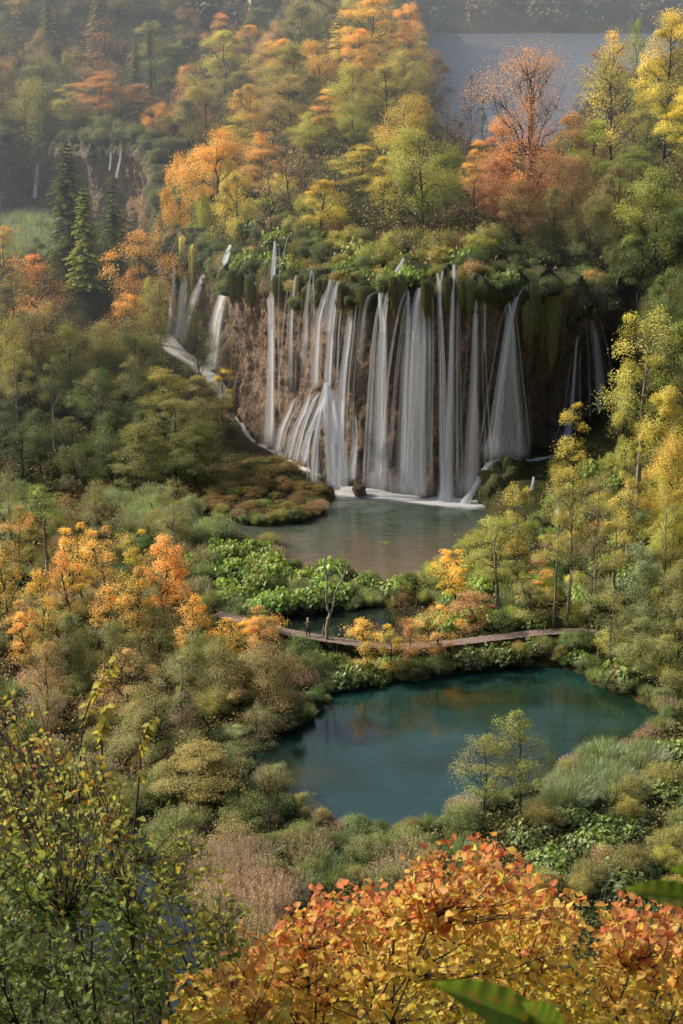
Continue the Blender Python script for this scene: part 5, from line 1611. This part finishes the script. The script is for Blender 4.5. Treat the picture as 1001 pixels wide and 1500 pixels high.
LIP = [('bush', GREEN, DEEP, 1.9, 3.2, 'lip shrub', 3), ('butterbur', FRESH, DEEP, 1.5, 3.4, 'butterbur on the lip', 1.3), ('bush', DEEP, DEEP, 1.8, 3.2, 'lip shrub', 1.5), ('willow', OLIVE, MOSSY, 1.8, 3.0, 'lip shrub', 1.2), ('bush', TAN, OLIVE, 1.6, 2.8, 'lip shrub', .5)]
l1 = lip_row(-1.0, 2.0, LIP, 40, hang=1.2) + lip_row(.6, 2.3, LIP, 41, hang=.3); l2 = lip_row(3.4, 2.6, LIP, 42); l3 = lip_row(6.5, 3.0, LIP + [('bush', YG, GREEN, 2.4, 3.4, 'shrub behind the lip', 2)], 43)
l4 = lip_row(10.0, 3.6, [('bush', YG, GREEN, 3.0, 4, 'shrub behind the lip', 2), ('bush', OLIVE, DEEP, 3.0, 4, 'shrub behind the lip', 2), ('wispy', TAN, TWIG, 3, 4, 'wispy shrub behind the lip', 1.3)], 44)
# background cliff: shrubs along its rim and the reed meadow below it
lip_row(.6, 3.6, [('bush', MOSSY, DEEP, 2.4, 4, 'shrub on the background rim', 2)], 48, -20, 240)
lip_row(3.5, 4.2, [('bush', MOSSY, DEEP, 3.0, 4.5, 'shrub on the background rim', 2), ('bush', OLIVE, DEEP, 3.0, 4.5, 'shrub on the background rim', 1)], 45, -20, 235)
fill_bushes([(-30, 318), (75, 318), (85, 345), (70, 380), (-30, 385)], 14.6, 4.2, [('reed', SAGE, BLUEGREEN, 2.6, 5, 'meadow reeds', 1)], seed=46)
fill_bushes([(-30, 292), (120, 292), (230, 300), (235, 330), (80, 318), (-30, 318)], 14.6, 4.5, [('willow', OLIVE, WILLOW, 3, 4.5, 'shrub under the background cliff', 2), ('wispy', TAN, TWIG, 3, 4, 'wispy shrub under the background cliff', 1)], seed=47)
print('bushes', b1, b2, b3, b4, b5, b6, b7, b8, b9, b10, l1, l2, l3, l4)


# ------------------------------------------------------------------ ground cover nobody could count
def cover(name, poly, z0, n, size, hmax, cols, seed, asp=.7, flat=.5, grow=.15):
    rng = np.random.RandomState(seed)
    P = np.array([onz(u, v, z0) for u, v in poly])
    x = rng.uniform(P[:, 0].min(), P[:, 0].max(), n); y = rng.uniform(P[:, 1].min(), P[:, 1].max(), n)
    z = groundq(x, y)
    u, v = project(x, y, z)
    k = inpoly(u, v, poly) & ~in_water(x, y, grow) & (bil(GB, x, y) > .8) & (bil(GS, x, y) > 1.9)
    k &= ~inpoly(u, v, BOULDER)
    x, y, z = x[k], y[k], z[k]
    n = len(x)
    f = fbm(x / 4.5, y / 4.5, seed + 50) + rng.normal(size=n) * .12
    ci = np.clip(((f + .55) / 1.1 * len(cols)).astype(int), 0, len(cols) - 1)
    c = np.array(cols)[ci] * np.exp(rng.normal(size=n) * .3)[:, None]
    hh = rng.uniform(0.02, 1, n) ** 1.5 * hmax * (1 + f)
    N = nrm(np.array([0, 0, flat * 2]) + rng.normal(size=(n, 3)) * .6)
    m = MB()
    m.leaves(np.column_stack([x, y, z + hh]), N, size * rng.uniform(.6, 1.4, n), size * asp, rng, np.column_stack([c, np.ones(n)]))
    return tag(link(name, m.mesh(name, [M_OWN])), kind='stuff')


cover('undergrowth', LEFTMARSH, -1.5, 90000, .30, .6, [DEEP, GREEN, MOSSY, OLIVE, BROWN], 60)
cover('undergrowth', [(600, 862), (700, 800), (720, 745), (760, 690), (850, 660), (1060, 640), (1060, 1085), (970, 1040), (890, 1000), (845, 915), (700, 925), (610, 930)], 2, 70000, .30, .6, [DEEP, GREEN, FRESH, MOSSY, OLIVE], 61)
cover('undergrowth', [(270, 770), (420, 815), (590, 865), (590, 890), (385, 918), (270, 880)], .3, 26000, .26, .45, [DEEP, GREEN, FRESH, GREEN], 62)
cover('undergrowth', [(380, 935), (870, 930), (900, 990), (640, 992), (545, 1002), (470, 1030), (380, 1000)], -1, 30000, .28, .45, [DEEP, GREEN, MOSSY, OLIVE], 63)
cover('undergrowth', [(320, 1220), (560, 1222), (700, 1200), (790, 1160), (900, 1112), (970, 1060), (1060, 1050), (1060, 1520), (320, 1520)], -2.5, 80000, .26, .5, [DEEP, GREEN, MOSSY, OLIVE], 64)
cover('undergrowth', [(-40, 480), (250, 500), (330, 560), (330, 640), (290, 740), (-40, 740)], 5, 60000, .34, .6, [DEEP, DEEP, MOSSY, BROWN], 65)
cover('moss', [(285, 760), (300, 700), (340, 650), (400, 655), (480, 700), (480, 750), (400, 772)], 1.5, 46000, .17, .22, [BROWN, (.12, .095, .05), MOSSY, (.10, .12, .045), MOSSY, OLIVE], 66, grow=.0)
rng = np.random.RandomState(71)
# leaf cover on the plateau and hill floor
n = 90000
x = rng.uniform(-85, 60, n); y = rng.uniform(215, 420, n)
k = (cliff_d(x, y) > 2.5) & ~((x > 8) & (y > 318)); x, y = x[k], y[k]; n = len(x)
c = np.array([DEEP, MOSSY, OLIVE, BROWN, TAN])[np.clip(((fbm(x / 8, y / 8, 77) + .6) / 1.2 * 5).astype(int), 0, 4)] * np.exp(rng.normal(size=n) * .3)[:, None]
m = MB(); m.leaves(np.column_stack([x, y, groundq(x, y) + rng.uniform(0, 1.3, n) ** 2]), nrm(np.array([0, 0, .8]) + rng.normal(size=(n, 3)) * .6), .5, .34, rng, np.column_stack([c, np.ones(n)]))
tag(link('leaf_litter', m.mesh('leaf_litter', [M_OWN])), kind='stuff')

# the far wood across the lake and on the hazy left hill: one mass
m = MB(); rng = np.random.RandomState(72)


def far_wood(xr, yr, step, cols, cond):
    for y in np.arange(yr[0], yr[1], step):
        for x in np.arange(xr[0], xr[1], step):
            xx, yy = x + rng.normal() * step * .3, y + rng.normal() * step * .3
            if not cond(xx, yy): continue
            z = gz(xx, yy); h = rng.uniform(9, 16); w = h * rng.uniform(.3, .42)
            k = 90
            q = nrm(rng.normal(size=(k, 3))) * rng.uniform(.4, 1, (k, 1)) ** .5
            C = np.array([xx, yy, z + h * .6]) + q * np.array([w, w, h * .45])
            N = nrm(q * .7 + np.array([0, 0, .5]) + rng.normal(size=(k, 3)) * .3)
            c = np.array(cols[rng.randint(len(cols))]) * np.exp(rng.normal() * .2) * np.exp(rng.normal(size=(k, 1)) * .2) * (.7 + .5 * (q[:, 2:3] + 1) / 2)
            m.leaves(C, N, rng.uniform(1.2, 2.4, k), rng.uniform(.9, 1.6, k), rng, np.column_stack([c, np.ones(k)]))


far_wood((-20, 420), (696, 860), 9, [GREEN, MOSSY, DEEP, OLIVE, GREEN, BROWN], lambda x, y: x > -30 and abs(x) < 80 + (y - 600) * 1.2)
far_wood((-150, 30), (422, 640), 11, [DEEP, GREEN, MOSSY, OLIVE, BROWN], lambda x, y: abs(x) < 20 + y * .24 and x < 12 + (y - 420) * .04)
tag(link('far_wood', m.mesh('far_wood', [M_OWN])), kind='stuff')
# ------------------------------------------------------------------ foreground shrubs on the rim of the viewpoint
def near_leaf_quads(m, C, T, N, L, W, col, cup=.25):
    """ovate leaf of 2 x 4 quads folded on its midrib, pointed tip"""
    n = len(C)
    B = np.cross(N, T)
    st = np.array([0, .22, .52, .80, 1.0]); wd = np.array([.06, .86, 1.0, .52, .02])
    q = np.random.RandomState(n)
    curl = q.uniform(-.05, .65, n); twist = q.normal(size=n) * .14; lob = q.uniform(0, .9, n); cup = q.uniform(.0, .75, n)[:, None]
    rows = []
    for s, w in zip(st, wd):
        mid = C + T * (L * s)[:, None] - N * (L * curl * s ** 2)[:, None] + B * (L * twist * s ** 2)[:, None]
        e = (W * .5 * w * (1 + lob * (.5 if abs(s - .52) < .1 else -.25 if abs(s - .8) < .1 else 0)))[:, None]
        rows.append(np.stack([mid - B * e + N * e * cup, mid, mid + B * e + N * e * cup], 1))
    V = np.stack(rows, 1).reshape(n, 15, 3)
    base = np.arange(n)[:, None] * 15
    qq = np.array([(r * 3 + c, r * 3 + c + 1, r * 3 + c + 4, r * 3 + c + 3) for r in range(4) for c in range(2)])
    Q = (base[:, :, None] + qq[None]).reshape(-1, 4)
    vein = np.tile(np.array([[.86, 1.12, .86]]), (5, 1)).reshape(-1)
    spot = np.clip(1 + q.normal(size=(n, 15)) * .16, .55, 1.4) * np.where(q.uniform(size=(n, 1)) < .12, .6, 1)
    tone = np.clip(col[:, None, :] * vein[None, :, None] * spot[:, :, None], .01, .95).reshape(-1, 3)
    m.add(V.reshape(-1, 3), Q, np.column_stack([tone, np.ones(len(tone))]), 0, True)


def near_shrub(name, label, poly, ntip, D0, D1, stems, colf, seed, L=.085, per=13, asp=.62, wood=.022, shoot=.5, dens=None, cat='shrub', up=.9):
    """tips are spread through the crown's volume; stems rise from the bank and fork out to every tip"""
    rng = np.random.RandomState(seed)
    us = rng.uniform(min(p[0] for p in poly), max(p[0] for p in poly), ntip * 6); vs = rng.uniform(min(p[1] for p in poly), max(p[1] for p in poly), ntip * 6)
    k = inpoly(us, vs, poly)
    if dens is not None: k &= rng.uniform(size=len(us)) < dens(us, vs)
    us, vs = us[k][:ntip], vs[k][:ntip]
    Ds = rng.uniform(D0, D1, len(us))
    tips = np.array([aty(u, v, D) for u, v, D in zip(us, vs, Ds)])
    roots = np.array([(x, y, gz(x, y) - .1) for x, y in stems])
    o0 = roots.mean(0)
    r = bpy.data.objects.new(name, None); COL.objects.link(r); r.location = tuple(o0)
    tag(r, label, cat)
    wm = MB(); lm = MB()
    # main stems: to clusters of tips
    ks = max(6, ntip // 22)
    cen = tips[rng.choice(len(tips), ks, replace=False)]
    mains = []
    for c in cen:
        ro = roots[np.argmin(np.hypot(roots[:, 0] - c[0], roots[:, 1] - c[1]))]
        P = bend(ro, ro + (c - ro) * .92, rng, 10, 0, .012)
        P[:, :2] = ro[:2] + (P[:, :2] - ro[:2]) * (np.linspace(0, 1, 10) ** 1.25)[:, None] / np.maximum(np.linspace(0, 1, 10), .01)[:, None]
        P[0] = ro
        mains.append(P)
        wm.tube(P - o0, np.linspace(wood, wood * .3, 10), 5)
    allp = np.vstack([P[3:] for P in mains])
    for t, u, v in zip(tips, us, vs):
        dz = t[2] - allp[:, 2]
        cost = np.linalg.norm(allp - t, axis=1) + np.maximum(0, .15 - dz) * 2
        b = allp[np.argmin(cost)]
        P = bend(b, t, rng, 6, -.06, .03)
        if np.linalg.norm(t - b) > 1.6:
            b = t + (b - t) * 1.5 / np.linalg.norm(t - b); P = bend(b, t, rng, 6, -.06, .03)
        wm.tube(P - o0, np.linspace(wood * .32, .0022, 6), 3)
        n = int(per * rng.uniform(.7, 1.3))
        s = np.clip(1 - np.abs(rng.normal(size=n)) * shoot, .1, 1)
        C = np.column_stack([np.interp(s, np.linspace(0, 1, 6), P[:, k]) for k in range(3)]) + rng.normal(size=(n, 3)) * .035
        ax = nrm(t - b)
        T = nrm(rng.normal(size=(n, 3)) * np.array([1, 1, .5]) + ax * .4 + np.array([0, 0, -.35]))
        N = nrm(np.array([0, -.25, up]) + rng.normal(size=(n, 3)) * .45)
        N = nrm(N - T * np.sum(N * T, 1, keepdims=True))
        ll = L * rng.uniform(.5, 1.4, n)
        col = colf(u + rng.normal(size=n) * 6, v + rng.normal(size=n) * 8, rng, n)
        near_leaf_quads(lm, C - o0, T, N, ll, ll * asp * rng.uniform(.85, 1.15, n), col)
    link('stems', wm.mesh('stems', [M_BARK]), r)
    link('foliage', lm.mesh('foliage', [M_NEAR]), r)
    return r


def lerp_cols(f, cols):
    cols = np.array(cols); f = np.clip(f, 0, .9999) * (len(cols) - 1)
    i = f.astype(int); w = (f - i)[:, None]
    return cols[i] * (1 - w) + cols[i + 1] * w


RED = (.74, .24, .09); SALMON = (.86, .42, .17); ORA = (.88, .52, .13); YEL = (.88, .66, .14); YGR = (.62, .58, .13)


def red_col(u, v, rng, n):
    top = np.interp(u, [270, 380, 470, 560, 620, 690, 760, 830, 900, 1001], [1450, 1350, 1300, 1285, 1245, 1215, 1240, 1265, 1310, 1320])
    f = (v - top) / 230 + rng.normal(size=n) * .2
    return 1.08 * lerp_cols(f, [RED, SALMON, ORA, ORA, YEL, ORA, YEL, YEL, YGR]) * np.exp(rng.normal(size=n) * .16)[:, None]


near_shrub('red_shrub', 'large red-orange and yellow autumn shrub filling the bottom right foreground', [(330, 1540), (385, 1350), (430, 1325), (470, 1300), (520, 1290), (575, 1285), (620, 1250), (655, 1230), (690, 1208), (730, 1225), (765, 1245), (800, 1262), (830, 1275), (862, 1320), (880, 1540)],
           860, 10.5, 14.5, [(-.9, 12.2), (.2, 12.6), (1.0, 12.4), (1.5, 12.8), (-.3, 11.8)], red_col, 201, per=16, L=.064)
near_shrub('orange_shrub', 'sparser orange and yellow shrub at the right edge of the foreground', [(850, 1540), (862, 1400), (880, 1330), (905, 1318), (925, 1290), (960, 1300), (1040, 1285), (1040, 1540)],
           230, 10.5, 13.5, [(1.9, 12), (2.3, 12.4)], red_col, 202, per=14, L=.07)
near_shrub('orange_shrub', 'low orange twiggy shrub at the bottom, left of the large red-orange shrub', [(235, 1540), (260, 1440), (290, 1425), (330, 1385), (385, 1375), (420, 1400), (430, 1540)],
           190, 10.0, 13.0, [(-.9, 11.4), (-.5, 11.6)], lambda u, v, r, n: lerp_cols((v - 1390) / 120 + r.normal(size=n) * .25, [SALMON, ORA, YEL, YGR]) * np.exp(r.normal(size=n) * .18)[:, None], 203, per=9, L=.08)
G1 = (.16, .235, .07); G2 = (.27, .33, .085); G3 = (.48, .46, .10); G4 = (.68, .56, .11); G5 = (.36, .15, .04)


def green_col(u, v, rng, n):
    f = .25 + (1250 - v) / 420 + u / 900 + rng.normal(size=n) * .22
    return lerp_cols(f, [G1, G1, G2, G2, G3, G3, G4, G5]) * np.exp(rng.normal(size=n) * .2)[:, None]


near_shrub('green_shrub', 'tall green shrub with yellowing top leaves filling the lower left foreground', [(-50, 1540), (-50, 960), (10, 975), (60, 1010), (95, 1060), (140, 1090), (180, 1150), (200, 1230), (235, 1310), (260, 1400), (270, 1540)],
           640, 10.0, 14.0, [(-2.3, 12), (-1.7, 12.2), (-1.3, 11.8), (-2.8, 12.2)], green_col, 204, per=12, L=.056, asp=.52,
           dens=lambda u, v: np.clip(.45 + (v - 1050) / 400, .25, 1))
near_shrub('green_shrub', 'loose yellow-green shrub with bare twigs between green shrub and orange shrubs', [(150, 1300), (190, 1180), (240, 1130), (300, 1200), (330, 1290), (370, 1330), (360, 1420), (300, 1460), (220, 1440)],
           150, 10.5, 13.5, [(-1.0, 12), (-.75, 12.3)], lambda u, v, r, n: lerp_cols(.5 + r.normal(size=n) * .3, [G1, G2, G3, G4]) * np.exp(r.normal(size=n) * .2)[:, None], 205, per=8, L=.058, asp=.5, wood=.018)
for i, (px, lb) in enumerate([([(118, 1120, 12), (122, 1060, 12), (140, 1010, 12), (158, 985, 12), (172, 960, 12)], 'arching sapling shoot with yellow leaves rising above the green shrub'),
                              ([(200, 1180, 11.8), (205, 1130, 11.8), (208, 1090, 11.8), (216, 1068, 11.8), (228, 1050, 11.8)], 'smaller leaning shoot with yellow leaves right of the arching shoot'),
                              ([(150, 1110, 12.2), (148, 1070, 12.2), (152, 1040, 12.2), (160, 1030, 12.2)], 'short leafy shoot tip in front of the dark marsh water')]):
    rng = np.random.RandomState(300 + i)
    P = catmull([aty(*p) for p in px], 8)
    p0 = P[0]
    root = np.array([p0[0] - .3, p0[1] + .1, gz(p0[0] - .3, p0[1] + .1) - .1])
    P = np.vstack([bend(root, p0, rng, 6, 0, .01)[:-1], P])
    o = bpy.data.objects.new('sapling', None); COL.objects.link(o); o.location = tuple(root)
    tag(o, lb, 'sapling')
    wm = MB(); wm.tube(P - root, np.linspace(.009, .002, len(P)), 5); link('stem', wm.mesh('stem', [M_BARK]), o)
    q = P[5:]; n = 30
    s = rng.uniform(.2, 1, n)
    C = np.column_stack([np.interp(s, np.linspace(0, 1, len(q)), q[:, k]) for k in range(3)])
    T = nrm(rng.normal(size=(n, 3)) * np.array([1, .8, .3]) + np.array([.2, 0, -.5])); N = nrm(np.array([0, -.3, .9]) + rng.normal(size=(n, 3)) * .35); N = nrm(N - T * np.sum(N * T, 1, keepdims=True))
    lm = MB(); ll = .08 * rng.uniform(.7, 1.2, n)
    near_leaf_quads(lm, C - root, T, N, ll, ll * .45, lerp_cols(rng.uniform(size=n), [G3, G3, G4, G4, G2]))
    link('leaves', lm.mesh('leaves', [M_NEAR]), o)

# close twigs whose big green leaves reach into the bottom right corner
for lb, D, root, lv in [('out-of-focus twig with big green leaves at the bottom edge', 2.1, (.55, 2.3),
                         [((790, 1505), (640, 1437), .062), ((800, 1500), (690, 1520), .06), ((825, 1520), (770, 1470), .05)]),
                        ('out-of-focus twig with a green leaf at the right edge', 2.2, (.75, 2.5), [((1030, 1318), (918, 1300), .04), ((1040, 1290), (985, 1272), .035)])]:
    rt = np.array([root[0], root[1], gz(*root) - .05])
    o = bpy.data.objects.new('leafy_twig', None); COL.objects.link(o); o.location = tuple(rt)
    tag(o, lb, 'twig')
    a0 = aty(*lv[0][0], D)
    wm = MB(); P = catmull([rt, (rt * .4 + a0 * .6) + np.array([.12, 0, -.1]), a0 + np.array([.02, 0, .0])], 8); wm.tube(P - rt, np.linspace(.006, .002, len(P)), 5)
    link('stem', wm.mesh('stem', [M_BARK]), o)
    for (b, t, w) in lv:
        A = aty(*b, D); E2 = aty(*t, D - .04)
        T = nrm(E2 - A); Lf = np.linalg.norm(E2 - A)
        wm = MB(); N = nrm(np.array([.05, -.5, .85])); N = nrm(N - T * np.dot(N, T))
        # one finely divided leaf blade
        B = np.cross(N, T); ns, nc = 120, 49
        s = np.linspace(0, 1, ns); prof = np.sin(np.pi * s ** .8) ** .75 * (1 - .35 * s ** 3); prof[-1] = 0.01; prof[0] = .02
        cc = np.linspace(-1, 1, nc)
        G = A[None, None] - rt + T[None, None] * (s * Lf)[:, None, None] + B[None, None] * (cc[None] * prof[:, None] * w * .5)[..., None] + N[None, None] * ((np.abs(cc)[None] * .16 * w - .25 * w * (s ** 2)[:, None]) + .02 * w * np.sin(s * 40)[:, None] * np.abs(cc)[None])[..., None]
        i = np.arange(ns - 1)[:, None] * nc; j = np.arange(nc - 1)[None]
        aa = np.abs(cc)[None]
        side = np.abs(((s[:, None] * 11 - aa * 1.5) % 1) - .5)
        vein = 1 + .55 * np.exp(-(cc / .035) ** 2)[None] + .32 * np.exp(-((.5 - side) / .045) ** 2) + .10 * fbm(s[:, None] * 60, cc[None] * 22, 3)
        blot = sm(.22, .4, fbm(s[:, None] * 7 + b[0], cc[None] * 3, 8)) * .8
        tone = np.array([.15, .24, .03])[None, None] * vein[..., None]
        tone = (tone * (1 - blot[..., None]) + np.array([.30, .20, .05])[None, None] * blot[..., None] * vein[..., None]).reshape(-1, 3)
        wm.add(G.reshape(-1, 3), np.stack([i + j, i + j + 1, i + j + nc + 1, i + j + nc], -1).reshape(-1, 4), np.column_stack([tone, np.ones(len(tone))]), 0, True)
        link('leaf', wm.mesh('leaf', [M_NEAR]), o)

# ------------------------------------------------------------------ haze, light, camera
SUN_AZ = math.radians(-75)      # clockwise from +y; negative = left
SUN_EL = math.radians(36)
w = bpy.data.worlds.new('World'); scene.world = w; w.use_nodes = True
nt = w.node_tree; bg = nt.nodes['Background']
sky = nt.nodes.new('ShaderNodeTexSky'); sky.sky_type = 'NISHITA'; sky.sun_disc = False
sky.sun_elevation = SUN_EL; sky.sun_rotation = SUN_AZ; sky.altitude = 500; sky.dust_density = 7.0
nt.links.new(sky.outputs[0], bg.inputs[0]); bg.inputs[1].default_value = SKY_STRENGTH
sl = bpy.data.lights.new('sun', 'SUN'); sl.energy = SUN_ENERGY; sl.angle = math.radians(.5); sl.color = (1.0, .91, .76)
so = bpy.data.objects.new('sun', sl); COL.objects.link(so)
import mathutils
sd = mathutils.Vector((math.sin(SUN_AZ) * math.cos(SUN_EL), math.cos(SUN_AZ) * math.cos(SUN_EL), math.sin(SUN_EL)))
so.rotation_euler = (-sd).to_track_quat('-Z', 'Y').to_euler(); so.location = (-60, 100, 120)

if HAZE > 0:
    m, nt, out = new_mat('mist'); N = NT(nt)
    vs = N.n('ShaderNodeVolumeScatter'); vs.inputs['Color'].default_value = (.76, .88, 1, 1); vs.inputs['Density'].default_value = HAZE; vs.inputs['Anisotropy'].default_value = .35
    N.l(vs.outputs[0], out.inputs['Volume'])
    hm = MB(); hm.box((30, 370, 40), (420, 155, 75))
    ho = link('haze', hm.mesh('haze', [m])); tag(ho, kind='structure')

cam = bpy.data.cameras.new('camera'); co = bpy.data.objects.new('camera', cam); COL.objects.link(co)
co.location = (0, 0, CAMH); co.rotation_euler = (math.pi / 2 - PITCH, 0, 0)
cam.sensor_fit = 'VERTICAL'; cam.sensor_height = 36.0; cam.lens = F / 1500 * 36.0
cam.clip_start = .1; cam.clip_end = 5000
cam.dof.use_dof = True; cam.dof.focus_distance = 90; cam.dof.aperture_fstop = 11
scene.camera = co
scene.view_settings.view_transform = 'Standard'; scene.view_settings.look = 'None'; scene.view_settings.exposure = 0; scene.view_settings.gamma = 1
cy_ = scene.cycles
cy_.max_bounces = 7; cy_.transparent_max_bounces = 24; cy_.diffuse_bounces = 3; cy_.glossy_bounces = 3; cy_.transmission_bounces = 3; cy_.volume_bounces = 0; cy_.use_denoising = DENOISE; cy_.denoising_prefilter = 'NONE'
cy_.caustics_reflective = False; cy_.caustics_refractive = False
scene.render.film_transparent = False
